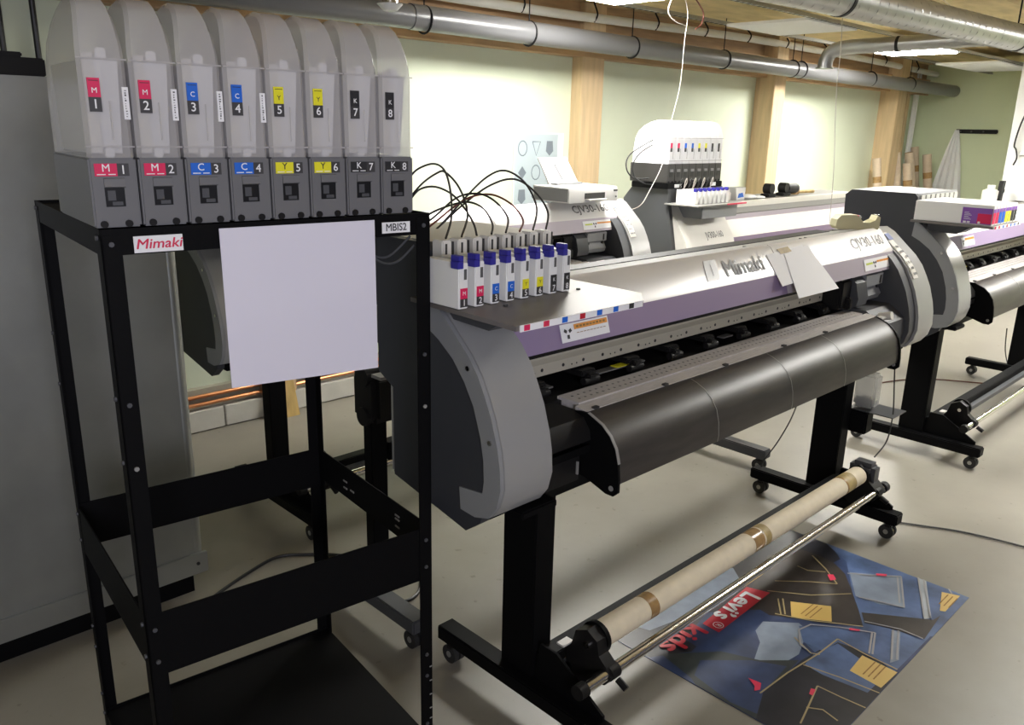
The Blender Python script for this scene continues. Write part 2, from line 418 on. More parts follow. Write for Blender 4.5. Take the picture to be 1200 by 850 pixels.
MB().cyl((q[0], q[1], q[2] - .022), (q[0], q[1], q[2] + .004), .030, 24, r2=.056).build('flared_rim', 'white', t)

ORD = ['leftmost', 'second from left', 'third from left', 'fourth from left', 'fourth from right', 'third from right', 'second from right', 'rightmost']
# ================================================================= WIDE FORMAT PRINTER
PB = (1.15, 1.20, 0)
def rel(pts): return [(1.2 + a, b) for a, b in pts]
OUT = [(.085, .732), (.037, .746), (.012, .779), (0, .826), (.004, .88), (.013, .923), (.034, .987), (.055, 1.03), (.079, 1.073), (.112, 1.113), (.151, 1.147), (.185, 1.177), (.215, 1.203), (.25, 1.222)]
def caster(x, y, parent, lock=False):
    c = MB().cyl((x - .02, y, .034), (x - .004, y, .034), .030, 20).cyl((x + .004, y, .034), (x + .02, y, .034), .030, 20).build('caster', 'rubber', parent)
    MB().cyl((x, y, .045), (x, y, .074), .012, 10).box(x - .024, x + .024, y - .018, y + .01, .052, .070, .005).build('caster_fork', 'blackrough', c)
    MB().cyl((x - .0215, y, .034), (x + .0215, y, .034), .010, 12).build('caster_hub', 'pipe', c)
def make_printer(label, offset, variant):
    t = thing('wide_format_printer', label, 'printer', PB, loc=(PB[0] + offset[0], PB[1] + offset[1], 0))
    # ---- end covers
    cov = MB().prism(rel(OUT + [(.42, 1.20), (.42, .74)]), 1.16, 1.315)
    cov.build('side_cover', 'band', t)
    # grey C-shaped side trim and dark side panel
    inner = [(.012 + .0, .79)]
    trim_in = rel([(.135, .735), (.14, .79), (.06, .80), (.055, .83), (.058, .88), (.068, .93), (.093, 1.0), (.125, 1.05), (.165, 1.095), (.215, 1.13), (.255, 1.15)])
    tr = MB().prism(rel(OUT) + trim_in[::-1], 1.148, 1.162)
    tr.build('side_trim', 'trimgrey', t)
    for px, pz in ((1.2 + .11, 1.085), (1.2 + .035, .93)):
        MB().cyl((1.144, px, pz), (1.149, px, pz), .006, 10).build('screw', 'steel', t)
    back = 1.80 if variant != 'x' else 1.7
    sp = MB().prism([(1.32, .683), (1.60, .735), (1.60, .97), (1.66, 1.0), (1.66, 1.17), (back - .004, 1.20), (back, 1.32), (back - .03, 1.345), (1.47, 1.345), (1.455, 1.33), (1.445, 1.225), (1.40, 1.19), (1.30, 1.08), (1.25, .93), (1.245, .80), (1.27, .72)], 1.152, 1.18)
    sp.build('side_panel', 'navy', t)
    # ink station housing on the left end
    wx = 1.70 if variant == 'box' else 1.55; pk_ = .062 if variant == 'box' else .044
    box = MB().box(1.18, wx, 1.462, back - .005, 1.236, 1.343, .006).build('ink_station', 'offwhite' if variant == 'bulk' else 'trimgrey', t)
    for k in range(8):
        MB().box(1.20 + k * pk_, 1.20 + k * pk_ + pk_ * .72, 1.455, 1.464, 1.262, 1.335).build('slot', 'inkblack' if variant == 'bulk' else 'carton', box)
    # tray
    tr = MB().poly([(1.085, 1.10, 1.219), (1.49, 1.10, 1.219), (1.56, 1.16, 1.219), (1.56, 1.455, 1.219), (1.10, 1.455, 1.219)], .010, (0, 0, 1)).build('cartridge_tray', 'traymetal', t)
    MB().prism([(1.20, 1.219), (1.40, 1.219), (1.40, 1.18), (1.27, 1.175)], 1.17, 1.30).build('tray_bracket', 'slate', tr)
    MB().box(1.095, 1.485, 1.0975, 1.10, 1.2165, 1.230).build('tray_label', 'paper', tr)
    for k, mt in enumerate(['mag', 'inkred', 'cyan', 'posterred', 'cyan', 'cyan', 'blk']):
        MB().box(1.105 + k * .055, 1.121 + k * .055, 1.0965, 1.098, 1.218, 1.2295).build('tray_mark', mt, tr)
    MB().cyl((1.20, 1.25, 1.229), (1.20, 1.25, 1.233), .005, 8).cyl((1.47, 1.28, 1.229), (1.47, 1.28, 1.233), .005, 8).build('tray_screw', 'inkblack', tr)
    # right end
    R0, R1 = 3.535, 3.70
    MB().prism(rel(OUT + [(.42, 1.20), (.42, .74)]), R0, R1).build('side_cover', 'band', t)
    inn = [(a + .012, min(b, 1.21)) for a, b in OUT]
    MB().prism(rel(inn[:-2] + [(.20, 1.17), (.40, 1.17), (.40, .74)]), 3.47, R0).build('end_housing', 'slate', t)
    MB().prism(rel([(.10, .74), (.045, .76), (.03, .82), (.035, .88), (.10, .93), (.40, .94), (.40, .74)]), 3.235, 3.47).build('end_housing', 'slate', t)
    # control panel follows the band
    cp = [(1.2 + a - .004, b + .003) for a, b in OUT[7:13]]
    c = MB().shell(cp, R0 + .012, R0 + .062, -.004).build('control_panel', 'offwhite', t)
    d0, d1 = Vector((0, *cp[4])), Vector((0, *cp[5]))
    def onband(s2):   # s2 0..1 along cp
        k = s2 * (len(cp) - 1); i = min(int(k), len(cp) - 2); f = k - i
        a = Vector(cp[i]) * (1 - f) + Vector(cp[i + 1]) * f
        d = (Vector(cp[i + 1]) - Vector(cp[i])).normalized()
        return a, d
    a, d = onband(.86); nrm = Vector((0, -d.y, d.x))
    MB().poly(quad(Vector((R0 + .037, a.x, a.y)) + nrm * .0045, (1, 0, 0), (0, d.x, d.y), .040, .034), .002, nrm).build('display', 'lcd', c)
    for k in range(6):
        for j in range(3):
            a, d = onband(.08 + k * .105); nrm = Vector((0, -d.y, d.x))
            if (k + j) % 4 == 3: continue
            MB().poly(quad(Vector((R0 + .023 + j * .014, a.x, a.y)) + nrm * .0045, (1, 0, 0), (0, d.x, d.y), .009, .010), .002, nrm).build('button', 'trimgrey' if (k + j) % 2 else 'deck', c)
    # covers
    MB().prism([(1.412, 1.222), (1.425, 1.228), (1.69, 1.182), (1.70, 1.17), (1.70, 1.05), (1.50, 1.05), (1.43, 1.19)], 1.315, R0).build('top_deck', 'deck', t)
    for px, py in ((2.6, 1.5), (2.95, 1.47), (2.99, 1.47), (3.1, 1.62)):
        MB().cyl((px, py, 1.225 - (py - 1.425) * .174), (px, py, 1.230 - (py - 1.425) * .174), .006, 8).build('deck_screw', 'inkblack', t)
    split = [(1.315, 2.616), (2.62, R0)]
    fc = MB().prism([(1.347, 1.139), (1.352, 1.149), (1.410, 1.222), (1.424, 1.229), (1.445, 1.21), (1.37, 1.13)], *split[0]).build('front_cover', 'silver', t)
    MB().prism([(1.347, 1.139), (1.352, 1.149), (1.410, 1.222), (1.424, 1.229), (1.445, 1.21), (1.37, 1.13)], *split[1]).build('front_cover', 'silver', t)
    MB().prism([(1.326, 1.072), (1.347, 1.139), (1.37, 1.135), (1.345, 1.075)], *split[0]).build('cover_trim', 'purple', t)
    MB().prism([(1.326, 1.072), (1.347, 1.139), (1.37, 1.135), (1.345, 1.075)], *split[1]).build('cover_trim', 'palepurple', t)
    # directions on covers
    dT = Vector((0, .021, .067)).normalized(); nT = Vector((0, -dT.z, dT.y))
    dS = Vector((0, .058, .073)).normalized(); nS = Vector((0, -dS.z, dS.y))
    cS = Vector((0, 1.381, 1.1855)) + nS * .0012; cT = Vector((0, 1.3365, 1.1055)) + nT * .0012
    text('CJV30-160', .064, (3.345, *(cS + nS * .001)[1:]), (1, 0, 0), dS, 'inkgrey', t, bold=.012, sx=1.05)
    if variant == 'bulk':
        text('Mimaki', .080, (2.395, *(cS - dS * .006 + nS * .001)[1:]), (1, 0, 0), dS, 'inkgrey', t, bold=.022, sx=1.05, shear=.1)
        st = MB().poly([(2.16, *(cS - dS * .035)[1:]), (2.23, *(cS - dS * .035)[1:]), (2.26, *(cS + dS * .035)[1:]), (2.19, *(cS + dS * .035)[1:])], .0006, nS).build('faded_sticker', 'band', t)
        MB().ribbon([(2.215, *(cS + dS * .02 + nS * .002)[1:]), (2.205, *(cS - dS * .02 + nS * .002)[1:])], .003, nS).build('scribble', 'inkgrey', st)
    for (xa, xb, lit) in ((1.475, 1.66, 'orange'), (3.24, 3.50, 'orange')):
        wl = MB().poly(quad((( xa + xb) / 2, *cT[1:]), (1, 0, 0), dT, xb - xa, .046), .0012, nT).build('warning_label', 'paper', t)
        cc2 = cT + nT * .002
        if xa < 2:
            MB().poly(quad((xa + .115, *(cc2 + dT * .012)[1:]), (1, 0, 0), dT, .13, .013), .0006, nT).build('warning_stripe', 'orange', wl)
            g = MB()
            for j in range(9):
                g.poly(quad((xa + .062 + j * .013, *(cc2 + dT * .012 + nT * .0008)[1:]), (1, 0, 0), dT, .009, .005), .0003, nT)
                g.poly(quad((xa + .062 + j * .013, *(cc2 - dT * .004)[1:]), (1, 0, 0), dT, .010, .0015), .0003, nT)
            g.build('fine_print', 'tape', wl, kind='stuff')
            px = xa + .025
        else:
            MB().poly(quad((xa + .18, *(cc2 + dT * .008)[1:]), (1, 0, 0), dT, .13, .008), .0006, nT).build('warning_stripe', 'orange', wl)
            MB().poly(quad((xa + .045, *(cc2 + dT * .004)[1:]), (1, 0, 0), dT, .06, .008), .0006, nT).build('warning_stripe', 'lime', wl)
            px = xa + .095
        g = MB()
        for k in range(3):
            a = k * 2.094 + .5
            g.poly(quad((px + math.cos(a) * .010, *(cc2 + dT * math.sin(a) * .010)[1:]), (math.cos(a), *(dT * math.sin(a))[1:]), (-math.sin(a), *(dT * math.cos(a))[1:]), .010, .008), .0006, nT)
        g.build('warning_symbol', 'inkblack', wl)
    # ---- open working slot
    MB().box(1.315, 3.47, 1.60, 1.66, .72, 1.20).build('rear_wall', 'blackrough', t)
    MB().box(1.315, 3.47, 1.37, 1.60, 1.045, 1.10).build('slot_ceiling', 'blackrough', t)
    y0 = 1.43
    rl = MB().prism([(y0, .968), (y0, 1.0), (y0 + .014, 1.012), (y0 - .012, 1.020), (y0 - .012, 1.036), (y0 + .06, 1.04), (y0 + .06, .968)], 1.30, 3.25).build('carriage_rail', 'rail', t)
    g = MB(); xx = 1.345
    k = 0
    while xx < 3.2:
        g.cyl((xx, y0 - .001, .984), (xx, y0 + .002, .984), .005, 8)
        if k % 2: g.cyl((xx + .035, y0 - .001, .980), (xx + .035, y0 + .002, .980), .0025, 6).cyl((xx + .055, y0 - .001, .980), (xx + .055, y0 + .002, .980), .0025, 6)
        xx += .083; k += 1
    g.build('rail_holes', 'inkblack', t, kind='stuff')
    for i in range(9):
        xx = 1.47 + i * .2
        pr2 = MB().box(xx - .03, xx + .03, 1.40, 1.49, .945, .962, .004).box(xx - .015, xx + .015, 1.385, 1.42, .93, .955, .004).cyl((xx - .03, 1.395, .935), (xx + .03, 1.395, .935), .011, 12).build('pinch_roller', 'blackrough', t)
    for xa, xb in ((1.50, 1.53), (1.72, 1.93), (2.36, 2.42)):
        MB().box(xa, xb, 1.405, 1.43, .938, .942).build('media_guide_strip', 'pipe', t)
    MB().box(1.80, 1.88, 1.404, 1.431, .942, .9432).build('warning_strip', 'yel', t)
    MB().box(1.395, 1.412, 1.395, 1.40, .945, .985).build('scale_plate', 'deck', t)
    MB().box(1.315, 3.40, 1.36, 1.60, .80, .918).build('bed', 'blackrough', t)
    MB().box(1.515, 3.20, 1.30, 1.375, .905, .926).build('platen', 'platen', t)
    MB().prism([(1.262, .905), (1.262, .916), (1.298, .922), (1.298, .905)], 1.50, 3.24).build('platen_lip', 'platen', t)
    g = MB(); xx = 1.54
    while xx < 3.18:
        for yy in (1.32, 1.345): g.box(xx, xx + .006, yy, yy + .006, .926, .9265)
        xx += .024
    g.build('vacuum_holes', 'inkgrey', t, kind='stuff')
    for xx in (1.53, 1.83, 2.14, 2.5, 2.8):
        MB().box(xx, xx + .018, 1.258, 1.27, .916, .921).build('heater_clip', 'inkblack', t)
    # apron
    ap = [(1.272, .914), (1.255, .914), (1.235, .908), (1.205, .894), (1.180, .872), (1.162, .845), (1.152, .81), (1.148, .77), (1.150, .752)]
    MB().shell(ap, 1.50, 3.225, .006).build('paper_guide', 'apron', t)
    for xx in (1.95, 2.38, 2.76):
        MB().shell([(a - .0006, b + .0006) for a, b in ap[1:]], xx, xx + .0025, -.0006).build('guide_scratch', 'deck', t)
    side = [(1.272, .916), (1.250, .916), (1.230, .908), (1.203, .897), (1.176, .875), (1.157, .847), (1.146, .81), (1.141, .77), (1.141, .735), (1.155, .722), (1.18, .722), (1.25, .745), (1.36, .75), (1.36, .90)]
    for xa in (1.492, 3.225):
        b2 = MB().prism(side, xa, xa + .008).build('guide_bracket', 'black', t)
        MB().cyl((xa - .002, 1.162, .742), (xa + .010, 1.162, .742), .007, 10).build('bolt', 'deck', b2)
    if variant == 'bulk':
        edge = MB().shell([(a - .001, b + .001) for a, b in side[1:7]], 1.4915, 1.5005, -.0015).build('worn_edge', 'deck', t)
    # left service unit beside the apron
    MB().prism([(1.40, .918), (1.30, .914), (1.262, .903), (1.240, .875), (1.235, .85), (1.27, .84), (1.27, .73), (1.60, .73), (1.60, .90)], 1.315, 1.492, smooth=False).build('maintenance_cover', 'blackrough', t)
    MB().box(1.355, 1.49, 1.235, 1.285, .818, .826).box(1.355, 1.49, 1.235, 1.238, .826, .838).build('drip_ledge', 'black', t)
    MB().box(1.478, 1.482, 1.262, 1.268, .75, .785).build('pull_tab', 'deck', t)
    MB().prism([(1.40, .918), (1.31, .912), (1.272, .898), (1.25, .87), (1.27, .84), (1.29, .74), (1.60, .74), (1.60, .90)], 3.233, 3.41).build('maintenance_cover', 'blackrough', t)
    MB().box(1.30, 3.42, 1.28, 1.60, .70, .74, .004).build('chassis_beam', 'black', t)
    MB().box(1.20, 3.69, 1.30, 1.58, .695, .735, .006).build('base_plate', 'black', t)
    MB().box(1.24, 1.36, 1.22, 1.28, .715, .735, .004).build('corner_foot', 'black', t)
    if variant != 'far':
        pass
    # carriage parked at the right
    ca = MB().prism([(1.37, .945), (1.345, .955), (1.335, .975), (1.35, 1.0), (1.35, 1.01), (1.335, 1.015), (1.335, 1.06), (1.35, 1.068), (1.43, 1.068), (1.43, .945)], 3.28, 3.44).build('carriage', 'trimgrey', t)
    MB().prism([(1.36, .935), (1.325, .95), (1.32, .98), (1.335, 1.04), (1.36, 1.062), (1.43, 1.062), (1.43, .935)], 3.19, 3.28).build('carriage_side', 'slate', ca)
    MB().box(3.10, 3.19, 1.35, 1.43, .94, 1.06, .01).box(3.14, 3.17, 1.33, 1.36, .94, .99, .006).build('carriage_lever', 'blackrough', ca)
    MB().box(3.41, 3.418, 1.332, 1.336, 1.02, 1.052).build('carriage_mark', 'inkblack', ca)
    MB().cyl((3.30, 1.343, 1.005), (3.30, 1.351, 1.005), .008, 10).cyl((3.42, 1.343, 1.005), (3.42, 1.351, 1.005), .008, 10).build('carriage_bolt', 'inkblack', ca)
    MB().cyl((3.292, 1.22, .918), (3.292, 1.27, .905), .016, 16).box(3.235, 3.292, 1.235, 1.262, .905, .914, .003).build('clamp_lever', 'offwhite', t)
    # ---- stand
    for xa in (1.425, 3.275):
        MB().box(xa, xa + .075, 1.35 if variant != 'far' else 1.41, 1.475, .12, .70, .003).build('leg', 'black', t)
        xf = xa - .035
        MB().box(xf, xf + .062, 1.06, 1.725, .072, .12, .005).build('foot', 'black', t)
        caster(xf + .03, 1.10, t); caster(xf + .03, 1.68, t)
        MB().prism([(1.10, .12), (1.10, .135), (1.27, .235), (1.33, .235), (1.35, .12)], xa + .01, xa + .018).build('gusset', 'black', t)
    # crossbar and take-up
    MB().box(1.44, 3.35, 1.305, 1.36, .135, .20, .003).build('crossbar', 'black', t)
    MB().box(1.50, 3.20, 1.272, 1.30, .150, .172).build('slide_rail', 'slate', t)
    for xa, kk in ((1.50, 0), (3.195, 1)):
        h = MB().prism([(1.15, .17), (1.13, .20), (1.15, .225), (1.175, .245), (1.185, .285), (1.22, .305), (1.26, .285), (1.272, .24), (1.29, .21), (1.29, .165), (1.24, .13)], xa, xa + .04 + .035 * kk).build('roll_holder', 'blackrough', t)
        if kk == 0:
            MB().cyl((xa + .038, 1.222, .262), (xa + .052, 1.222, .262), .047, 28).build('roll_flange', 'black', h)
            MB().box(xa - .03, xa + .01, 1.275, 1.30, .235, .240).build('holder_tab', 'offwhite', h)
            MB().cyl((xa - .006, 1.215, .262), (xa, 1.215, .262), .009, 10).build('bolt', 'steel', h)
        else:
            MB().box(xa + .005, xa + .085, 1.165, 1.27, .215, .315, .018).build('motor_cover', 'slate', h)
        MB().cyl((xa + .01, 1.153, .20), (xa + .045, 1.153, .20), .023, 18).cyl((xa + .03, 1.13, .185), (xa + .03, 1.10, .17), .010, 10).build('tube_clamp', 'blackrough', h)
    MB().cyl((1.40, 1.153, .20), (3.30, 1.153, .20), .0165, 22).build('tension_tube', 'steel', t)
    MB().cyl((1.39, 1.153, .20), (1.42, 1.153, .20), .021, 18).build('tube_cap', 'blackrough', t)
    MB().cyl((3.285, 1.153, .20), (3.315, 1.153, .20), .022, 18).build('tube_cap', 'blackrough', t)
    return t
P1 = make_printer('long wide-format printer in the foreground with ink cartridges on its left tray', (0, 0), 'bulk')
P2 = make_printer('rear wide-format printer behind the foreground one, carrying the small white inkjet', (.09, 1.55), 'far')
P4 = make_printer('wide-format printer at the right picture edge with purple-labelled ink boxes', (2.92, .02), 'box')

# waste bottle at the right leg of the front printer
bt = thing('waste_bottle', 'clear waste ink bottle hanging by the right leg of the foreground printer', 'bottle', (3.40, 1.31, .44))
MB().box(3.37, 3.44, 1.27, 1.36, .49, .64, .012).cyl((3.405, 1.315, .64), (3.405, 1.315, .66), .016, 14).build('bottle_body', 'bottle', bt)
MB().box(3.375, 3.435, 1.275, 1.355, .495, .53, .008).build('waste_ink', 'deck', bt)
bh = thing('bottle_bracket', 'black bracket with a sheet metal tray under the clear waste bottle', 'bracket', (3.40, 1.3, .44))
MB().poly([(3.36, 1.18, .478), (3.50, 1.18, .478), (3.50, 1.37, .478), (3.36, 1.37, .478)], .004, (0, 0, 1)).build('bracket_tray', 'slate', bh)
MB().box(3.352, 3.42, 1.28, 1.37, .38, .476, .006).build('bracket_box', 'black', bh)
MB().box(3.352, 3.42, 1.41, 1.45, .66, .694).build('bracket_arm', 'black', bh)

# cardboard roll on the take-up
t = thing('cardboard_roll', 'pale cardboard core with brown tape bands on the take-up bar of the foreground printer', 'roll', (1.55, 1.222, .225))
MB().cyl((1.552, 1.222, .262), (3.19, 1.222, .262), .0375, 36).build('roll_core', 'tube', t)
for xa, xb, mm in ((1.745, 1.785, 'tape'), (2.325, 2.385, 'tape'), (2.395, 2.43, 'tape2'), (3.03, 3.10, 'tape2'), (3.02, 3.032, 'tape')):
    MB().cyl((xa, 1.222, .262), (xb, 1.222, .262), .0382, 36).build('tape_band', mm, t)

# small ink cartridges standing on the tray
def small_cart(i):
    x0 = 1.093 + i * .0458; z0 = 1.2305
    cn = ['magenta', 'magenta', 'blue', 'blue', 'yellow', 'yellow', 'black', 'black'][i]; mm = ['mag', 'mag', 'cyan', 'cyan', 'yel', 'yel', 'blk', 'blk'][i]
    t = thing('ink_cartridge', 'slim white ink cartridge, %s label, %s on the foreground printer tray' % (cn, ORD[i]), 'cartridge', (x0, 1.28, z0), group='ink cartridges on the front printer tray')
    MB().box(x0, x0 + .026, 1.28, 1.395, z0, z0 + .097, .002).build('cartridge_body', 'white', t)
    MB().box(x0 - .006, x0 + .010, 1.276, 1.300, z0 + .086, z0 + .101, .001).box(x0 + .003, x0 + .016, 1.283, 1.31, z0 + .098, z0 + .112, .001).build('cap', 'blue', t)
    MB().box(x0 + .004, x0 + .023, 1.2785, 1.2801, z0 + .022, z0 + .044).build('colour_label', mm, t)
    MB().box(x0 + .004, x0 + .023, 1.2785, 1.2801, z0 + .004, z0 + .022).build('number_label', 'charcoal', t)
    text(str(i + 1), .019, (x0 + .0135, 1.2778, z0 + .013), (1, 0, 0), (0, 0, 1), 'inkwhite', t, bold=.008)
    l = ['M', 'M', 'C', 'C', 'Y', 'Y', 'K', 'K'][i]
    text(l, .012, (x0 + .0135, 1.2778, z0 + .033), (1, 0, 0), (0, 0, 1), 'inkblack' if l == 'Y' else 'inkwhite', t)
    MB().box(x0 + .014, x0 + .021, 1.2790, 1.2801, z0 + .062, z0 + .084).build('chip', 'inkgrey', t)
for i in range(8): small_cart(i)

# ================================================================= INK SUPPLY RACK
RZ = math.atan2(-.10425, .99455)
FR = Vector((1.084, 1.364, 0)); RX = Vector((.99455, -.10425, 0)); RY = Vector((.10425, .99455, 0))
def R2W(p): return FR + RX * p[0] + RY * p[1] + Vector((0, 0, p[2]))
W_, D_, TOP = .636, .60, 1.425
rk = thing('ink_rack', 'tall black slotted steel rack in the left foreground holding eight ink tanks', 'rack', local=True, loc=tuple(FR), rz=RZ)
for px, py in ((-W_, 0), (-.032, 0), (-W_, D_ - .032), (-.032, D_ - .032)):
    # L-angle post
    fx = px if px < -.1 else px + .029; fy = py if py < .1 else py + .029
    po = MB().box(px, px + .032, fy, fy + .003, .04, TOP - .01).box(fx, fx + .003, py, py + .032, .04, TOP - .01).build('post', 'black', rk)
    MB().cyl((px + .016, py + .016, 0.0), (px + .016, py + .016, .04), .014, 12).build('levelling_foot', 'rubber', po)
    for zz in (.10, .16, .30, .36, .60, .67, 1.0, 1.12, 1.40):
        if py < .1: MB().cyl((px + .016, -.003, zz), (px + .016, .004, zz), .0045, 8).build('bolt', 'slate' if zz != 1.0 else 'deck', po)
        if px < -.1: MB().cyl((px - .004, py + .016, zz + .01), (px + .004, py + .016, zz + .01), .0045, 8).build('bolt', 'slate', po)
    if px > -.1 and py < .1:
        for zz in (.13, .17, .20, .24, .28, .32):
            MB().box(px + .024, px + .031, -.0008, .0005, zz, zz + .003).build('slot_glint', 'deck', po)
# top frame
for nm, a in (('top_rail', (-W_, 0, .002, .006, 1.381, TOP)), ('top_rail', (-W_, 0, D_ - .006, D_ - .002, 1.381, TOP)), ('top_rail', (-W_ + .001, -W_ + .005, 0, D_, 1.381, TOP)), ('top_rail', (-.005, -.001, 0, D_, 1.381, TOP))):
    MB().box(*a).build(nm, 'black', rk)
MB().box(-W_ + .005, -.005, .006, D_ - .006, TOP - .012, TOP - .006).build('top_shelf', 'black', rk)
# middle ring
for a in ((-W_, 0, .003, .006, .566, .70), (-W_, 0, D_ - .006, D_ - .003, .585, .70), (-W_ + .001, -W_ + .004, 0, D_, .585, .70), (-.004, -.001, 0, D_, .61, .70)):
    MB().box(*a).build('guard_panel', 'black', rk)
for yy, zz in ((.42, .655), (.42, .635), (.38, .64), (.14, .665), (.14, .655), (.14, .635)):
    MB().box(-.0060, -.0035, yy, yy + .02, zz, zz + .004).build('panel_slot', 'deck', rk)
# bottom shelf
MB().box(-W_ + .003, -.003, .006, D_ - .004, .10, .104).box(-W_, 0, .003, .006, .06, .14).box(-W_, 0, D_ - .006, D_ - .003, .06, .112).box(-W_ + .001, -W_ + .004, 0, D_, .06, .112).box(-.004, -.001, 0, D_, .06, .104).build('bottom_shelf', 'black', rk)
# stickers
st = MB().box(-.585, -.505, .0005, .0019, 1.383, 1.411).build('brand_sticker', 'paper', rk)
text('Mimaki', .0235, (-.545, -.0005, 1.397), (1, 0, 0), (0, 0, 1), 'inkred', st, bold=.014, sx=1.12, shear=.2)
st = MB().box(-.113, -.048, .0005, .0019, 1.388, 1.410).build('name_sticker', 'paper', rk)
text('MBIS2', .021, (-.081, -.0005, 1.399), (1, 0, 0), (0, 0, 1), 'inkblack', st, bold=.01, sx=.92)
# junction box cables inside the top right
cb = MB().tube([(-.15, .03, 1.37), (-.12, .035, 1.342), (-.08, .035, 1.335), (-.03, .03, 1.375)], .0025, 6).tube([(-.14, .03, 1.36), (-.10, .035, 1.325), (-.06, .035, 1.322), (-.02, .03, 1.355)], .0025, 6).build('signal_cable', 'slate', rk)

# paper hung on the rack front
t = thing('paper_sheet', 'blank lilac-white sheet hanging on the front of the ink rack', 'sheet', local=True, loc=tuple(FR), rz=RZ)
MB().poly([(-.443, -.0035, 1.417), (-.133, -.0035, 1.417), (-.136, -.009, 1.112), (-.443, -.009, 1.122)], .0012, (0, -1, 0)).build('sheet', 'lilacpaper', t)

# ink tanks
def tank(i, loc, rz, black=False, z0=1.427, tiny=False):
    cn = ['magenta', 'magenta', 'blue', 'blue', 'yellow', 'yellow', 'black', 'black'][i]; mm = ['mag', 'mag', 'cyan', 'cyan', 'yel', 'yel', 'blk', 'blk'][i]
    l = ['M', 'M', 'C', 'C', 'Y', 'Y', 'K', 'K'][i]
    where = 'on the foreground rack' if not black else 'on the far white printer'
    t = thing('ink_tank', ('clear grey-based ink tank' if not black else 'small white black-based ink tank') + ', %s label, %s %s' % (cn, ORD[i], where), 'ink tank', local=True, loc=loc, rz=rz, group='ink tanks ' + where)
    w2 = .0725; base = 'darkgrey' if black else 'grey'
    H = .112
    b = MB().box(0, w2, 0, .285, 0, H, .003).build('tank_base', base, t)
    MB().box(.020, .050, -.0012, .001, .034, .066).build('base_window', 'windowblack', b)
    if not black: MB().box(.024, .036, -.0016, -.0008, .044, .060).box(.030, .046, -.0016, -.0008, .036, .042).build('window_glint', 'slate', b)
    MB().prism([(0, .064), (-.004, .066), (-.003, .079), (0, .080)], .020, .052).build('base_latch', base if not black else 'grey', b)
    for xx in (.014, .052):
        MB().cyl((xx, -.004, .006), (xx, .004, .006), .006, 12).build('base_notch', 'blackrough', b)
    if not black:
        MB().box(.008, .042, -.0016, .001, .083, .103).build('colour_label', mm, t)
        MB().box(.042, .060, -.0016, .001, .083, .103).build('number_label', 'charcoal', t)
        text(l, .017, (.025, -.0022, .0955), (1, 0, 0), (0, 0, 1), 'inkblack' if l == 'Y' else 'inkwhite', t, bold=.008)
        text(str(i + 1), .020, (.051, -.0022, .0925), (1, 0, 0), (0, 0, 1), 'inkwhite', t, bold=.008)
        MB().box(.011, .024, -.0020, -.0012, .0850, .0865).box(.028, .039, -.0020, -.0012, .0850, .0865).build('fine_print', 'inkwhite', t)
    # clear cover: hollow open-bottomed shell
    prof = [(.002, H), (.002, .262), (.005, .285), (.012, .310), (.022, .331), (.036, .348), (.056, .360), (.085, .366), (.12, .363), (.165, .351), (.205, .331), (.24, .302), (.262, .262), (.272, .2), (.276, H)]
    mb = MB(); n = len(prof); bm = mb.bm
    rows = []
    for xx, ins in ((.001, .006), (.007, 0), (w2 - .007, 0), (w2 - .001, .006)):
        row = []
        for (y, z) in prof:
            cy, cz = .14, .20; k = ins / .14
            tp = .011 * max(0, min(1, (z - .27) / .09)) ** 1.5; x2 = xx + tp * (1 if xx < w2 / 2 else -1)
            row.append(bm.verts.new((x2, y + (cy - y) * k, z + ((cz - z) * k if z > H else 0))))
        rows.append(row)
    for a, bb in zip(rows[:-1], rows[1:]):
        for k in range(n - 1):
            f = bm.faces.new((a[k], a[k + 1], bb[k + 1], bb[k])); f.smooth = True
    bm.faces.new(rows[0]); bm.faces.new(rows[-1][::-1])
    mb.build('tank_cover', 'clear' if not black else 'film', t)
    for zz in (.262, .128): MB().box(-.0002, w2 + .0005, -.0004, .004, zz, zz + .0025).build('cover_rim', 'clear', t)
    # ink pack inside
    pk = MB().hexa([(.012, .03, .118), (w2 - .012, .03, .118), (w2 - .012, .25, .118), (.012, .25, .118), (.010, .012, .262), (w2 - .010, .012, .262), (w2 - .010, .26, .262), (.010, .26, .262)]).build('ink_pack', 'paper', t)
    MB().box(.010, .026, .008, .026, .12, .272).build('pack_fold', 'offwhite', pk)
    MB().box(.030, .046, .008, .03, .262, .280, .002).box(.030, .044, .008, .03, .112, .128, .002).build('pack_spout', 'paper', pk)
    MB().box(.012, .030, -.0012, .0018, .205, .234).build('colour_label', mm, t)
    MB().box(.012, .030, -.0012, .0018, .183, .205).build('number_label', 'charcoal', t)
    if not black:
        text(l, .0115, (.021, -.0018, .215), (1, 0, 0), (0, 0, 1), 'inkblack' if l == 'Y' else 'inkwhite', t, bold=.008)
        text(str(i + 1), .020, (.021, -.0018, .194), (1, 0, 0), (0, 0, 1), 'inkwhite', t, bold=.012)
        MB().box(.014, .028, -.0016, -.0010, .2295, .2305).build('fine_print', 'inkblack', t)
        if i < 4:
            s2 = MB().box(.062, .0712, -.0010, .0016, .172, .222).build('date_sticker', 'paper', t)
            g = MB(); zz = .176
            while zz < .218:
                g.box(.0650, .0650 + random.uniform(.001, .0035), -.0014, -.0009, zz, zz + random.uniform(.001, .003)); zz += .004
            g.build('fine_print', 'inkgrey', s2, kind='stuff')
    # thin clear ridge standing in for a glint on the cover
    MB().cyl((w2 * .58, .001, .14), (w2 * .58, .001, .2), .0012, 6).build('glint_ridge', 'clear', t)
for i in range(8):
    q = R2W((-.640 + i * .0758, .004, 1.427))
    tank(i, tuple(q), RZ)

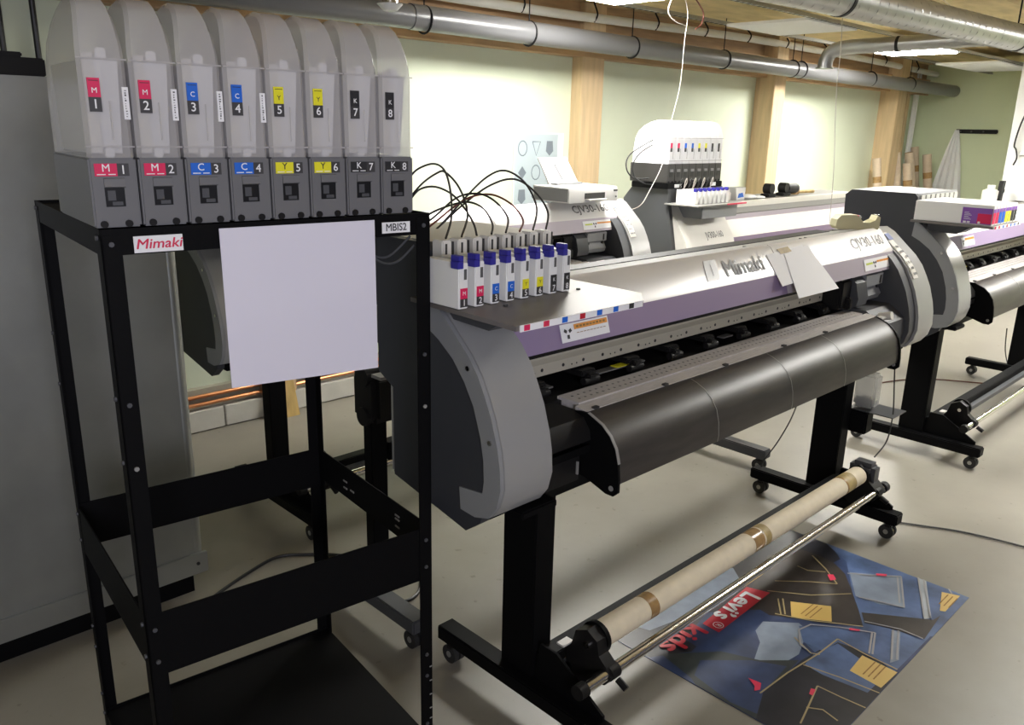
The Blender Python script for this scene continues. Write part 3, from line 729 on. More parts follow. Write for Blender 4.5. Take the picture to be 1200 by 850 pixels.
# supply tubes arcing from the rack to connectors behind the small cartridges
def arc(pxs, ys):
    n = len(pxs); return [at(u, v, y=ys[0] + (ys[1] - ys[0]) * k / (n - 1)) for k, (u, v) in enumerate(pxs)]
tubes = [
    ([(480, 208), (490, 198), (508, 192), (521, 200), (528, 225), (529, 255), (527, 281)], 0, 'cable'),
    ([(480, 232), (495, 215), (512, 203), (522, 202), (538, 220), (548, 250), (546, 279)], 1, 'cable'),
    ([(480, 235), (492, 222), (510, 219), (530, 228), (545, 245), (555, 262), (560, 277)], 2, 'cable'),
    ([(480, 268), (505, 250), (530, 240), (550, 237), (567, 245), (577, 262), (581, 276)], 3, 'cable'),
    ([(480, 275), (508, 255), (535, 232), (560, 227), (580, 236), (595, 255), (600, 274)], 4, 'cable'),
    ([(480, 285), (508, 262), (545, 234), (575, 228), (600, 240), (613, 258), (617, 272)], 5, 'redcable'),
    ([(480, 290), (510, 270), (545, 232), (570, 208), (592, 200), (615, 214), (629, 243), (633, 270)], 6, 'cable'),
    ([(480, 295), (512, 268), (545, 238), (575, 217), (603, 210), (627, 225), (642, 248), (648, 269)], 7, 'cable')]
for pts, i, mm in tubes:
    xc = 1.172 + i * .0465
    t = thing('ink_tube', '%s ink tube arcing to the %s connector behind the small cartridges' % ('dark red' if mm == 'redcable' else 'thin black', ORD[i]), 'tube', (xc, 1.43, 1.28), group='ink tubes between rack and front printer')
    P = arc(pts[:-1], (1.72, 1.46)) + [(xc + .006, 1.425, 1.358)]
    MB().tube(P, .0026, 8).build('hose', mm, t)
    c = MB().box(xc - .016, xc + .012, 1.41, 1.448, 1.300, 1.355, .003).build('connector', 'offwhite', t)
    MB().box(xc - .008, xc - .003, 1.4088, 1.4105, 1.322, 1.348).build('connector_slot', 'inkblack', c)
    MB().box(xc + .0125, xc + .024, 1.418, 1.448, 1.306, 1.350).build('connector_clip', 'darkgrey', c)
t = thing('connector_shelf', 'pale shelf strip carrying the ink tube connectors behind the cartridges', 'shelf', (1.15, 1.42, 1.24))
MB().box(1.13, 1.54, 1.405, 1.45, 1.2305, 1.299, .002).build('shelf_block', 'offwhite', t)

# ================================================================= THINGS ON PRINTERS
# paper sheets taped to the front cover
nS = Vector((0, -.073, .058)).normalized(); p0 = (0, 1.381, 1.1855)
def onS(u, v, h): 
    return atplane(u, v, Vector(p0) + nS * h, nS)
t = thing('white_paper', 'white paper sheet drooping over the front cover, right of the large brand lettering', 'paper', (2.6, 1.38, 1.1))
MB().poly([onS(919, 298, .004), onS(946, 287, .004), onS(983, 338, .004), onS(936, 350, .004)], .0006, nS).build('sheet', 'paper', t)
t = thing('white_paper', 'white paper sheet held with brown tape at the top of the front cover', 'paper', (2.5, 1.38, 1.1))
MB().poly([onS(898, 299, .002), onS(940, 287, .002), onS(962, 322, .002), onS(917, 336, .002)], .0006, nS).build('sheet', 'paper', t)
MB().poly([onS(910, 292, .003), onS(923, 289, .003), onS(928, 295, .003), onS(915, 298, .003)], .0006, nS).build('tape_piece', 'tape2', t)
# tape dispenser
c = at(1000, 268, z=1.235)
t = thing('tape_dispenser', 'beige desk tape dispenser on the right end of the foreground printer', 'tape dispenser', (c[0], c[1], 1.235), local=True, loc=(3.46, 1.49, 1.222), rz=-.72)
MB().prism([(-.085, 0), (.085, 0), (.092, .012), (.092, .052), (.080, .058), (.072, .040), (.048, .028), (.022, .030), (.008, .045), (-.010, .060), (-.075, .058), (-.092, .040), (-.095, .012)], -.03, .03, axis='y').build('dispenser_body', 'beige', t)
MB().box(-.012, .018, -.018, .018, .040, .056, .004).build('roll_core', 'offwhite', t)
MB().box(.084, .094, -.018, .018, .052, .062).build('cutter', 'steel', t)
MB().box(-.004, .004, -.020, .020, .050, .0575).build('tape_mark', 'inkred', t)
# small inkjet on printer two
t = thing('inkjet_printer', 'small white desktop inkjet on top of the rear wide-format printer', 'printer', local=True, loc=(3.36, 2.97, 1.2335), rz=0)
b = MB().prism([(-.13, 0), (-.13, .055), (-.122, .075), (.13, .078), (.13, 0)], -.20, .19).build('printer_body', 'white', t)
MB().box(-.202, -.1995, -.12, .12, .006, .07).build('side_panel', 'trimgrey', b)
MB().box(-.08, .08, -.1325, -.128, .018, .048).build('output_slot', 'inkblack', b)
MB().box(-.075, .075, -.16, -.128, .010, .016).build('output_tray', 'offwhite', b)
MB().box(.155, .185, -.1322, -.128, .05, .06).box(.17, .18, -.1322, -.128, .018, .026).build('buttons', 'inkgrey', b)
s2 = MB().hexa([(-.10, .10, .075), (.13, .10, .075), (.13, .112, .075), (-.10, .112, .075), (-.13, .165, .215), (.09, .165, .215), (.09, .175, .215), (-.13, .175, .215)]).build('paper_support', 'white', t)
MB().hexa([(.005, .1095, .10), (.03, .1095, .10), (.03, .115, .10), (.005, .115, .10), (-.025, .147, .182), (.0, .147, .182), (.0, .16, .182), (-.025, .16, .182)]).build('support_slot', 'trimgrey', s2)
MB().box(-.10, .11, .05, .10, .076, .088, .003).build('support_hinge', 'trimgrey', t)
# ink boxes on printer four tray
for k in range(8):
    mm = ['mag', 'mag', 'cyan', 'cyan', 'yel', 'yel', 'blk', 'blk'][k]; cn = ['magenta', 'magenta', 'blue', 'blue', 'yellow', 'yellow', 'black', 'black'][k]
    x0 = 4.03 + k * .0435; y0 = 1.135; z0 = 1.2305
    if k == 0:
        lab = 'long white ink cartridge with violet and magenta side label, leftmost on the right printer'
    else:
        lab = 'long white ink cartridge, %s front label, %s on the right printer' % (cn, ORD[k])
    t = thing('ink_cartridge', lab, 'cartridge', (x0, y0, z0), group='long ink cartridges on the right printer')
    MB().box(x0, x0 + .040, y0, y0 + .33, z0, z0 + .088, .002).build('cartridge_body', 'white', t)
    MB().box(x0 + .003, x0 + .037, y0 - .001, y0 + .001, z0 + .008, z0 + .056).build('front_label', mm, t)
    MB().box(x0 + .003, x0 + .037, y0 - .001, y0 + .001, z0 + .056, z0 + .072).build('front_label', 'violet', t)
    if k == 0:
        MB().box(x0 - .001, x0 + .001, y0 + .002, y0 + .125, z0 + .004, z0 + .074).build('side_label', 'violet', t)
        MB().box(x0 - .002, x0 - .0008, y0 + .003, y0 + .060, z0 + .008, z0 + .050).build('side_label', 'mag', t)
        MB().box(x0 - .0022, x0 - .0008, y0 + .088, y0 + .100, z0 + .006, z0 + .014).box(x0 - .0022, x0 - .0008, y0 + .104, y0 + .116, z0 + .006, z0 + .014).box(x0 - .0022, x0 - .0008, y0 + .046, y0 + .056, z0 + .006, z0 + .016).build('symbol_boxes', 'inkwhite', t)
        g = MB()
        for j in range(6): g.box(x0 - .0022, x0 - .0009, y0 + .085 + (j % 3) * .006, y0 + .115, z0 + .022 + j * .006, z0 + .0235 + j * .006)
        g.build('fine_print', 'inkwhite', t)

# ================================================================= JV300 PRINTER
X0 = 4.20
t3 = thing('wide_format_printer', 'white wide-format printer behind, with dark left end and a rack of ink tanks on top', 'printer', (X0, 2.9, 0))
MB().prism([(2.93, .70), (2.90, .86), (2.97, 1.20), (2.98, 1.295), (3.23, 1.285), (3.31, 1.19), (3.34, .75), (3.32, .70)], X0, X0 + .03).build('side_panel', 'slate', t3)
MB().box(X0 + .03, X0 + .62, 2.985, 3.24, 1.12, 1.262).build('ink_station', 'slate', t3)
prof = [(2.94, .62), (2.86, .70), (2.845, .84), (2.86, .935), (2.985, 1.075), (3.0, 1.17), (3.3, 1.17), (3.3, .62)]
MB().prism([(2.94, .62), (2.83, .70), (2.815, .87), (2.84, .955), (2.97, 1.15), (3.0, 1.17), (3.3, 1.17), (3.3, .62)], X0 + .03, X0 + .57).build('end_cover', 'offwhite', t3)
text('JV300-160', .062, (X0 + .36, 2.853 - .004, .975), (1, 0, 0), (0, .13, .195), 'inkgrey', t3, bold=.008, sx=.75)
MB().prism([(2.985, 1.075), (3.0, 1.13), (3.0, 1.145), (3.34, 1.145), (3.34, .80), (3.1, .80), (3.1, .95)], X0 + .57, X0 + 2.75).build('rear_deck', 'deck', t3)
MB().prism([(2.995, 1.078), (2.995, 1.125), (3.0, 1.148), (3.03, 1.15), (3.03, 1.078)], X0 + .57, X0 + 2.75).build('deck_edge', 'offwhite', t3)
MB().prism([(2.985, 1.035), (2.995, 1.078), (3.03, 1.078), (3.02, 1.03)], X0 + .57, X0 + 2.75).build('grey_strip', 'palepurple', t3)
MB().prism([(2.90, .93), (2.985, 1.035), (3.02, 1.03), (2.94, .92)], X0 + .57, X0 + 2.75).build('front_cover', 'offwhite', t3)
MB().prism([(2.905, .885), (2.90, .93), (2.94, .92), (2.945, .88)], X0 + .63, X0 + 2.75).build('cover_trim', 'purple', t3)
MB().box(X0 + .57, X0 + 2.75, 3.0, 3.3, .62, .80).build('chassis', 'blackrough', t3)
MB().prism([(2.90, .62), (2.82, .66), (2.82, .80), (2.86, .83), (3.0, .83), (3.0, .62)], X0 + .57, X0 + 2.75).build('lower_front', 'offwhite', t3)
MB().poly([(X0 - .02, 2.74, 1.172), (X0 + .50, 2.74, 1.172), (X0 + .60, 2.98, 1.172), (X0 - .02, 2.98, 1.172)], .008, (0, 0, 1)).build('cartridge_tray', 'deck', t3)
MB().box(X0 + .12, X0 + .52, 2.80, 2.98, 1.09, 1.172, .004).build('station_box', 'trimgrey', t3)
MB().box(X0 + .30, X0 + .52, 2.738, 2.742, 1.172, 1.181).build('red_strip', 'inkred', t3)
for xa in (X0 + .3, X0 + 2.25):
    MB().box(xa, xa + .08, 3.05, 3.17, .12, .63).build('leg', 'black', t3)
    MB().box(xa - .02, xa + .06, 2.7, 3.4, .07, .12, .004).build('foot', 'black', t3)
    caster(xa + .02, 2.75, t3); caster(xa + .02, 3.35, t3)
# its ink tanks
t = thing('tank_frame', 'low black frame under the white ink tanks on the far white printer', 'frame', (X0, 2.98, 1.262))
MB().box(X0 - .02, X0 + .58, 2.965, 3.24, 1.263, 1.298, .003).build('frame_rail', 'black', t)
s = MB().box(X0 + .05, X0 + .12, 2.962, 2.965, 1.27, 1.29).build('name_sticker', 'paper', t)
MB().box(X0 + .44, X0 + .50, 2.962, 2.965, 1.27, 1.292).build('sticker', 'paper', t)
for i in range(8): tank(i, (X0 - .015 + i * .0735, 2.975, 1.2985), 0, black=True)
for i in range(8):
    x0 = X0 + .04 + i * .048
    t = thing('ink_cartridge', 'small white ink cartridge with blue cap, %s on the far white printer' % ORD[i], 'cartridge', (x0, 2.8, 1.18), group='ink cartridges on the far printer')
    MB().box(x0, x0 + .032, 2.80, 2.94, 1.1805, 1.262, .002).build('cartridge_body', 'white', t)
    MB().box(x0 - .004, x0 + .016, 2.795, 2.82, 1.255, 1.275, .003).build('cap', 'blue', t)
    MB().tube([(x0 + .01, 2.93, 1.262), (x0 + .01, 2.92, 1.31), (x0 + .03, 2.925, 1.325), (x0 + .055, 2.94, 1.30), (x0 + .055, 2.955, 1.268)], .003, 6).build('feed_tube', 'whitecord' if i % 2 else 'cable', t)

# items on the far printer deck (top z about 1.145)
zd = 1.151
def fd(u, v): return at(u, v, z=zd)
t = thing('carton', 'grey-white carton box lying on the far white printer', 'box', (4.85, 3.10, zd))
MB().box(4.80, 5.06, 3.06, 3.16, zd + .0, zd + .055, .003).build('carton_body', 'offwhite', t)
MB().box(5.056, 5.062, 3.064, 3.156, zd + .004, zd + .05).build('carton_end', 'trimgrey', t)
t = thing('plastic_cup', 'clear plastic pack with blue print beside the carton on the far printer', 'pack', (5.18, 3.1, zd))
MB().hexa([(5.12, 3.05, zd), (5.22, 3.05, zd), (5.22, 3.12, zd), (5.12, 3.12, zd), (5.10, 3.05, zd + .085), (5.23, 3.05, zd + .085), (5.23, 3.13, zd + .085), (5.10, 3.13, zd + .085)]).build('pack_body', 'film', t)
MB().poly([(5.13, 3.049, zd + .015), (5.21, 3.049, zd + .02), (5.19, 3.049, zd + .05), (5.14, 3.049, zd + .045)], .001, (0, -1, 0)).build('blue_print', 'cyan', t)
t = thing('cleaning_cloth', 'crumpled white cloth on the far printer, left of the black clamps', 'cloth', (5.38, 3.1, zd))
MB().sphere((5.36, 3.11, zd + .01), .09, (1, .6, .22)).sphere((5.46, 3.07, zd + .006), .06, (1, .6, .2)).build('cloth_folds', 'white', t)
for i, xx in enumerate((5.62, 5.84)):
    t = thing('black_clamp', ['left black media clamp standing on the far white printer', 'right black media clamp with a long barrel on the far white printer'][i], 'clamp', (xx, 3.1, zd))
    MB().box(xx - .05, xx + .07, 3.06, 3.13, zd, zd + .025, .006).build('clamp_foot', 'blackrough', t)
    MB().cyl((xx, 3.06, zd + .06), (xx, 3.12, zd + .06), .038, 18).build('clamp_disc', 'blackrough', t)
    MB().box(xx - .012, xx + .03, 3.07, 3.11, zd + .02, zd + .09, .004).build('clamp_arm', 'blackrough', t)
    if i: MB().cyl((xx + .03, 3.09, zd + .055), (xx + .20, 3.10, zd + .05), .035, 16).build('clamp_barrel', 'blackrough', t)
t = thing('wooden_handle_tool', 'brown handled brush lying right of the black clamps on the far printer', 'tool', (6.15, 3.12, zd))
MB().cyl((6.06, 3.12, zd + .02), (6.38, 3.12, zd + .014), .013, 12).build('handle', 'woodside', t)
MB().box(6.03, 6.10, 3.09, 3.15, zd + .001, zd + .05, .006).build('brush_head', 'tape', t)

# ================================================================= TAKE-UP STAND BEHIND PRINTER ONE
t = thing('takeup_stand', 'free black roller stand between the foreground and rear printers', 'stand', (1.4, 2.05, 0))
for xa in (1.375, 3.50):
    MB().box(xa, xa + .06, 2.03, 2.075, .12, .80, .003).build('leg', 'black', t)
    MB().box(xa - .035, xa + .03, 1.78, 2.30, .072, .12, .005).build('foot', 'slate', t)
    caster(xa, 1.82, t); caster(xa, 2.25, t)
    MB().box(xa - .012, xa + .09, 1.99, 2.12, .70, .86, .02).cyl((xa - .02, 2.05, .85), (xa + .03, 2.05, .85), .035, 16).cyl((xa - .02, 2.05, .72), (xa + .03, 2.05, .72), .03, 16).build('roll_holder', 'blackrough', t)
MB().box(1.44, 3.5, 2.03, 2.08, .555, .615, .003).build('crossbar', 'black', t)
MB().cyl((1.44, 1.99, .53), (3.5, 1.99, .53), .012, 12).build('rod', 'slate', t)
MB().box(1.36, 1.44, 1.95, 2.0, .86, .87).build('holder_plate', 'deck', t)

# ================================================================= STEEL CABINET
t = thing('steel_cabinet', 'tall galvanised sheet steel cabinet at the left picture edge', 'cabinet', (.4, 2.56, 0))
MB().box(-.9, 1.005, 2.56, 3.25, .09, 1.705, .01).build('cabinet_body', 'sheetsteel', t)
MB().cyl((1.005, 2.585, .10), (1.005, 2.585, 1.70), .025, 20).build('rounded_corner', 'sheetsteel', t)
MB().box(-.9, 1.035, 2.548, 2.562, .09, .165, .002).build('kick_strip', 'sheetsteel', t)
MB().box(-.85, 1.0, 2.60, 3.2, 0, .09).build('plinth', 'black', t)
for xx in (1.0, .35):
    MB().cyl((xx, 2.544, .13), (xx, 2.55, .13), .006, 8).build('screw', 'inkblack', t)
q = at(25, 85, y=2.65)
t = thing('black_box', 'small black box on top of the steel cabinet', 'box', (q[0], 2.65, 1.705))
MB().box(q[0] - .12, q[0] + .055, 2.62, 2.75, 1.7055, 1.755, .004).build('box_body', 'blackrough', t)
MB().box(q[0] - .07, q[0] + .0, 2.62, 2.75, 1.755, 1.768, .003).build('box_lid', 'blackrough', t)

# wooden board leaning at the skirting
t = thing('wooden_board', 'small plywood board leaning on the white block plinth behind the rack', 'board', (2.15, 4.0, 0))
MB().hexa([(2.08, 3.985, .001), (2.22, 3.985, .001), (2.22, 4.0, .001), (2.08, 4.0, .001), (2.08, 4.045, .20), (2.22, 4.045, .20), (2.22, 4.06, .20), (2.08, 4.06, .20)]).build('board', 'woodside', t)

# ================================================================= POSTERS
Z = .0022
t = thing('denim_print', 'glossy printed sheet of jeans lying on the floor below the take-up roll', 'print', (1.88, .69, 0))
MB().box(1.88, 3.03, .705, 1.40, .0004, Z).build('sheet', 'd_navy', t)
layer = [Z]
x_min, x_max, y_min, y_max = 1.8805, 3.0295, .7055, 1.3995
def clip(pts):
    def cl(P, inside, inter):
        o = []
        for i in range(len(P)):
            a, b = P[i - 1], P[i]
            ia, ib = inside(a), inside(b)
            if ib:
                if not ia: o.append(inter(a, b))
                o.append(b)
            elif ia: o.append(inter(a, b))
        return o
    def lx(v):
        return lambda a, b: (v, a[1] + (b[1] - a[1]) * (v - a[0]) / (b[0] - a[0]))
    def ly(v):
        return lambda a, b: (a[0] + (b[0] - a[0]) * (v - a[1]) / (b[1] - a[1]), v)
    P = pts
    P = cl(P, lambda p: p[0] >= x_min, lx(x_min)); P = cl(P, lambda p: p[0] <= x_max, lx(x_max)) if P else P
    P = cl(P, lambda p: p[1] >= y_min, ly(y_min)) if P else P; P = cl(P, lambda p: p[1] <= y_max, ly(y_max)) if P else P
    return P
def zpt(zx, zy):   # reading points off the 1200x714 enlargement of the print
    u = 740 + zx * .35; v = 600 + zy * .35
    return at(u, v, z=0)[:2]
def region(name, material, pts):
    P = clip([zpt(*p) for p in pts]); layer[0] += .00012
    if len(P) < 3: return
    mb = MB(); v = [mb.bm.verts.new((a, b, layer[0])) for a, b in P]; f = mb.bm.faces.new(v)
    bmesh.ops.triangulate(mb.bm, faces=[f])
    mb.build(name, material, t)
def stitch(material, pts, wd=.005):
    P = [zpt(*p) for p in pts]; layer[0] += .00006
    P = [(min(max(a, x_min), x_max), min(max(b, y_min), y_max), layer[0]) for a, b in P]
    MB().ribbon(P, wd).build('printed_seam', material, t)
region('printed_denim', 'd_dark', [(440, 40), (640, 80), (700, 160), (500, 260), (300, 380), (200, 470), (60, 490), (-100, 420), (-100, 250), (200, 100)])
region('printed_denim', 'd_light', [(120, 210), (340, 190), (370, 240), (240, 330), (60, 400), (0, 380)])
region('printed_denim', 'd_mid', [(600, 60), (1250, 230), (1150, 420), (1000, 420), (900, 520), (780, 640), (560, 420), (760, 380), (720, 170)])
region('printed_denim', 'd_brown', [(455, 150), (540, 120), (620, 145), (680, 175), (715, 210), (735, 260), (760, 330), (775, 385), (620, 372), (480, 350), (380, 340), (400, 260)])
region('printed_denim', 'd_navy', [(250, 340), (430, 330), (480, 360), (620, 380), (560, 470), (430, 500), (260, 480), (180, 430)])
region('printed_denim', 'd_light', [(440, 370), (560, 375), (590, 400), (560, 480), (500, 515), (410, 500), (430, 440), (415, 400)])
region('printed_denim', 'd_green', [(100, 480), (300, 470), (430, 500), (560, 500), (440, 620), (480, 720), (300, 720), (200, 560)])
region('printed_denim', 'd_navy', [(230, 500), (400, 500), (520, 520), (440, 610), (420, 680), (330, 640), (210, 550)])
region('printed_denim', 'd_dark', [(570, 500), (690, 430), (830, 500), (900, 560), (820, 640), (740, 760), (400, 760), (440, 610)])
region('printed_denim', 'd_light', [(730, 205), (905, 220), (915, 325), (830, 312), (750, 285)])
region('printed_denim', 'd_mid', [(560, 385), (690, 390), (815, 405), (805, 480), (690, 440), (640, 470), (575, 440)])
region('printed_denim', 'd_brown', [(770, 340), (1010, 365), (1035, 350), (980, 430), (870, 395), (780, 375)])
region('printed_denim', 'd_pale', [(960, 220), (985, 225), (1003, 360), (978, 362)])
region('printed_denim', 'd_mid', [(985, 225), (1090, 262), (1110, 270), (1030, 290), (1020, 350), (1003, 360)])
region('printed_denim', 'd_light', [(870, 400), (900, 405), (895, 500), (865, 510)])
region('printed_denim', 'd_mid', [(610, 480), (690, 445), (770, 500), (740, 540), (820, 580), (790, 610), (640, 550), (580, 515)])
region('leather_patch', 'patch', [(532, 304), (668, 320), (670, 372), (535, 357)])
region('leather_patch', 'patch', [(1038, 272), (1100, 285), (1050, 338), (1032, 335)])
region('leather_patch', 'patch', [(772, 485), (890, 542), (835, 594), (730, 536)])
region('red_banner', 'posterred', [(385, 255), (463, 275), (292, 408), (238, 378)])
for pts in ([(455, 268), (600, 283), (735, 278)], [(480, 235), (600, 238), (688, 245)], [(605, 150), (650, 195), (688, 245)], [(555, 185), (590, 200), (650, 205)], [(480, 345), (600, 368), (775, 388)],
            [(690, 430), (625, 480), (520, 545), (430, 612)], [(690, 430), (780, 480), (890, 533)], [(575, 517), (700, 560), (830, 612)], [(622, 588), (700, 625), (790, 665)], [(622, 588), (590, 660), (565, 714)], [(585, 660), (640, 668), (690, 705)],
            [(490, 295), (500, 348)], [(506, 295), (514, 348)], [(545, 425), (600, 478), (630, 483)]):
    stitch('stitch', pts)
for pts in ([(722, 210), (800, 218), (902, 220)], [(902, 220), (912, 325)], [(890, 222), (897, 310)], [(760, 290), (830, 305), (912, 325)], [(962, 222), (980, 360)], [(984, 225), (1001, 360)], [(560, 400), (600, 382), (700, 392), (815, 410)], [(560, 400), (565, 450), (585, 465)], [(805, 410), (795, 480)], [(815, 410), (806, 482)], [(780, 372), (900, 398), (975, 430)], [(875, 400), (870, 500)], [(893, 403), (888, 500)], [(1070, 255), (1072, 280)]):
    stitch('stitchp', pts, .006)
region('red_tab', 'inkred', [(655, 215), (675, 215), (685, 232), (665, 235)])
region('red_tab', 'inkred', [(600, 597), (616, 602), (606, 622), (594, 616)])
region('red_tab', 'inkred', [(390, 562), (434, 580), (430, 602), (410, 606), (412, 590)])
region('red_tab', 'inkred', [(730, 395), (765, 400), (762, 405), (728, 402)])
region('red_tab', 'inkred', [(818, 212), (855, 214), (852, 221), (820, 219)])
zt = layer[0] + .0002
a = Vector((*zpt(405, 272), zt)); b = Vector((*zpt(262, 352), zt)); 
xd = Vector((-1, .06, 0)); yd = Vector((-.06, -1, 0))
mid = (Vector((*zpt(400, 290), zt)) + Vector((*zpt(275, 362), zt))) / 2
text('Levi\u2019s', .088, (2.345, 1.243, zt), (-1, 0, 0), (0, -1, 0), 'inkwhite', t, bold=.03, sx=1.15)
q = (2.195, 1.222); text('R', .026, (q[0], q[1], zt), (-1, 0, 0), (0, -1, 0), 'inkwhite', t, bold=.01)
g = MB(); g.ribbon([(q[0] + math.cos(k / 16 * 6.2832) * .017, q[1] + math.sin(k / 16 * 6.2832) * .017, zt) for k in range(17)], .003); g.build('ring_mark', 'inkwhite', t)
text('kids', .105, (2.045, 1.262, zt), (-1, 0, 0), (0, -1, 0), 'posterred', t, bold=.03, sx=1.15)
for zx, zy, ang in ((602, 338, 0.07), (812, 538, .5), (1060, 305, .1)):
    q = zpt(zx, zy); g = MB()
    for r0 in (-1, 0, 1):
        g.ribbon([(q[0] - .045, q[1] + r0 * .016, zt), (q[0] + .045, q[1] + r0 * .016, zt)], .004)
    g.build('patch_print', 'tape', t)
# wall poster with simple icons
pa = at(603, 157, y=4.158); pb = at(650, 229, y=4.158)
px0, px1, pz1, pz0 = pa[0], pa[0] + .46, pa[2], pa[2] - .50
t = thing('wall_poster', 'pale blue poster of small grey icons on the green back wall', 'poster', (px0, 4.15, pz0))
MB().box(px0 - .01, px1 + .03, 4.153, 4.1575, pz0 - .05, pz1 + .01).build('poster_margin', 'paper', t)
MB().box(px0, px1 - .03, 4.1515, 4.153, pz0, pz1).build('poster_sheet', 'postergrey', t)
for r in range(3):
    for c in range(3):
        cx, cz = px0 + .075 + c * .135, pz1 - .095 - r * .165; g = MB(); k = (r * 3 + c) % 4
        if k == 0: g.ribbon([(cx + math.cos(j / 14 * 6.2832) * .042, 4.151, cz + math.sin(j / 14 * 6.2832) * .05) for j in range(15)], .008, (0, -1, 0))
        elif k == 1: g.ribbon([(cx - .04, 4.151, cz + .045), (cx + .04, 4.151, cz + .045), (cx, 4.151, cz - .05), (cx - .04, 4.151, cz + .045)], .008, (0, -1, 0))
        elif k == 2: g.poly([(cx - .03, 4.151, cz + .05), (cx + .03, 4.151, cz + .05), (cx + .038, 4.151, cz - .02), (cx, 4.151, cz - .052), (cx - .038, 4.151, cz - .02)])
        else: g.poly([(cx, 4.151, cz + .045), (cx + .04, 4.151, cz), (cx, 4.151, cz - .045), (cx - .04, 4.151, cz)])
        g.build('icon', 'icon', t)

# ================================================================= FAR CORNER
tubesx = [(9.55, 3.86, 1.36, -.02, .045, 1, 'cardboard tube leaning in front of the left side of the third timber post'),
          (10.17, 3.90, 1.42, .0, .045, 0, 'pale cardboard tube hidden between the third post and its neighbours'),
          (10.26, 3.78, 1.30, -.05, .05, 1, 'cardboard tube wrapped in tape right of the third timber post'),
          (10.54, 3.84, 1.42, -.16, .05, 0, 'cardboard tube slanting in the middle of the far corner group'),
          (10.70, 3.72, 1.40, -.08, .05, 1, 'cardboard tube with tape left of the hanging plastic film'),
          (10.82, 3.93, 1.48, -.05, .045, 1, 'cardboard tube in the room corner directly behind the taped one')]
for x0, y0, hh, lean, r, tp, lab in tubesx:
    t = thing('cardboard_tube', lab, 'tube', (x0, y0, 0), group='cardboard tubes in the far corner')
    p0_, p1_ = Vector((x0 - lean * .5, y0 - .10, .0)), Vector((x0 + lean, y0 + .10, hh))
    p0_.z = .012
    MB().cyl(p0_, p1_, r, 20).build('tube_body', 'card', t)
    MB().cyl(p1_ - (p1_ - p0_).normalized() * .02, p1_ + (p1_ - p0_).normalized() * .001, r * .85, 20).build('tube_mouth', 'tape', t)
    if tp: MB().cyl(p0_.lerp(p1_, .80), p0_.lerp(p1_, .85), r * 1.02, 20).build('tape_band', 'tape', t)
t = thing('coat_rail', 'dark wooden hook rail on the green end wall', 'coat rail', (10.97, 3.4, 1.68))
MB().box(10.965, 10.998, 3.20, 3.66, 1.652, 1.70, .008).build('rail_board', 'inkgrey' if False else 'blackrough', t)
for yy in (3.35, 3.48, 3.6): MB().cyl((10.94, yy, 1.675), (10.966, yy, 1.675), .008, 8).build('hook', 'slate', t)
t = thing('plastic_film', 'translucent white plastic film hanging from the left end of the hook rail', 'film', (10.93, 3.65, .9))
top = (10.93, 3.62, 1.69); n = 9
mb = MB(); ring = []
for k in range(n):
    f = k / (n - 1); yy = 3.86 - f * .42; ring.append((10.90 + .03 * (k % 2), yy, .78))
tv = [mb.bm.verts.new((10.945 + .006 * (k % 2), 3.66 - .05 * k / (n - 1), 1.69)) for k in range(n)]
mv = [mb.bm.verts.new((10.92 + .02 * (k % 2), 3.72 - .17 * k / (n - 1), 1.45)) for k in range(n)]
bv = [mb.bm.verts.new(p) for p in ring]
for A, Bq in ((tv, mv), (mv, bv)):
    for k in range(n - 1): mb.bm.faces.new((A[k], A[k + 1], Bq[k + 1], Bq[k]))
mb.build('film_sheet', 'film', t)
# white return wall hangings at the right edge
t = thing('white_garment', 'white garment hanging on the white wall at the right picture edge', 'garment', (9.46, 2.45, 1.7))
mb = MB(); cols = []
for k in range(9):
    yy = 2.50 - k * .045; xx = 9.47 - .025 * (k % 2)
    cols.append([mb.bm.verts.new((9.48, 2.45 - k * .02, 2.0)), mb.bm.verts.new((xx, yy + .02, 1.75)), mb.bm.verts.new((xx, yy + .03, 1.45))])
for a, b in zip(cols[:-1], cols[1:]):
    for j in range(2): mb.bm.faces.new((a[j], b[j], b[j + 1], a[j + 1]))
mb.build('cloth', 'garment', t)
t = thing('hanging_cable', 'short black cable hanging beside the white garment at the right edge', 'cable', (9.45, 2.5, 1.6))
MB().tube([(9.46, 2.50, 1.95), (9.45, 2.56, 1.75), (9.45, 2.585, 1.55), (9.44, 2.56, 1.50), (9.44, 2.54, 1.42), (9.44, 2.56, 1.35)], .008, 6).build('cord', 'cable', t)
# desk stuff beyond the right printer
t = thing('side_table', 'white worktop beyond the right printer under the plastic film', 'table', (9.0, 2.9, 0))
MB().box(8.6, 9.48, 2.5, 3.4, .93, .97, .004).build('table_top', 'white', t)
for px, py in ((8.65, 2.53), (9.41, 2.53), (8.65, 3.33), (9.41, 3.33)):
    MB().box(px, px + .05, py, py + .05, 0, .93).build('leg', 'slate', t)
q = at(1159, 236, y=2.66)
t = thing('white_bottle', 'white plastic bottle with a cap behind the ink boxes on the right', 'bottle', (q[0], 2.66, .97))
bx = q[0]
MB().cyl((bx, 2.66, .971), (bx, 2.66, 1.10), .075, 20).cyl((bx, 2.66, 1.10), (bx, 2.66, 1.12), .075, 20, r2=.035).build('bottle_body', 'offwhite', t)
MB().cyl((bx, 2.66, 1.12), (bx, 2.66, 1.155), .036, 16).build('cap', 'white', t)
q = at(1169, 240, y=2.58)
t = thing('black_stapler', 'upright black handheld tool next to the white bottle on the right', 'tool', (q[0], 2.58, .97))
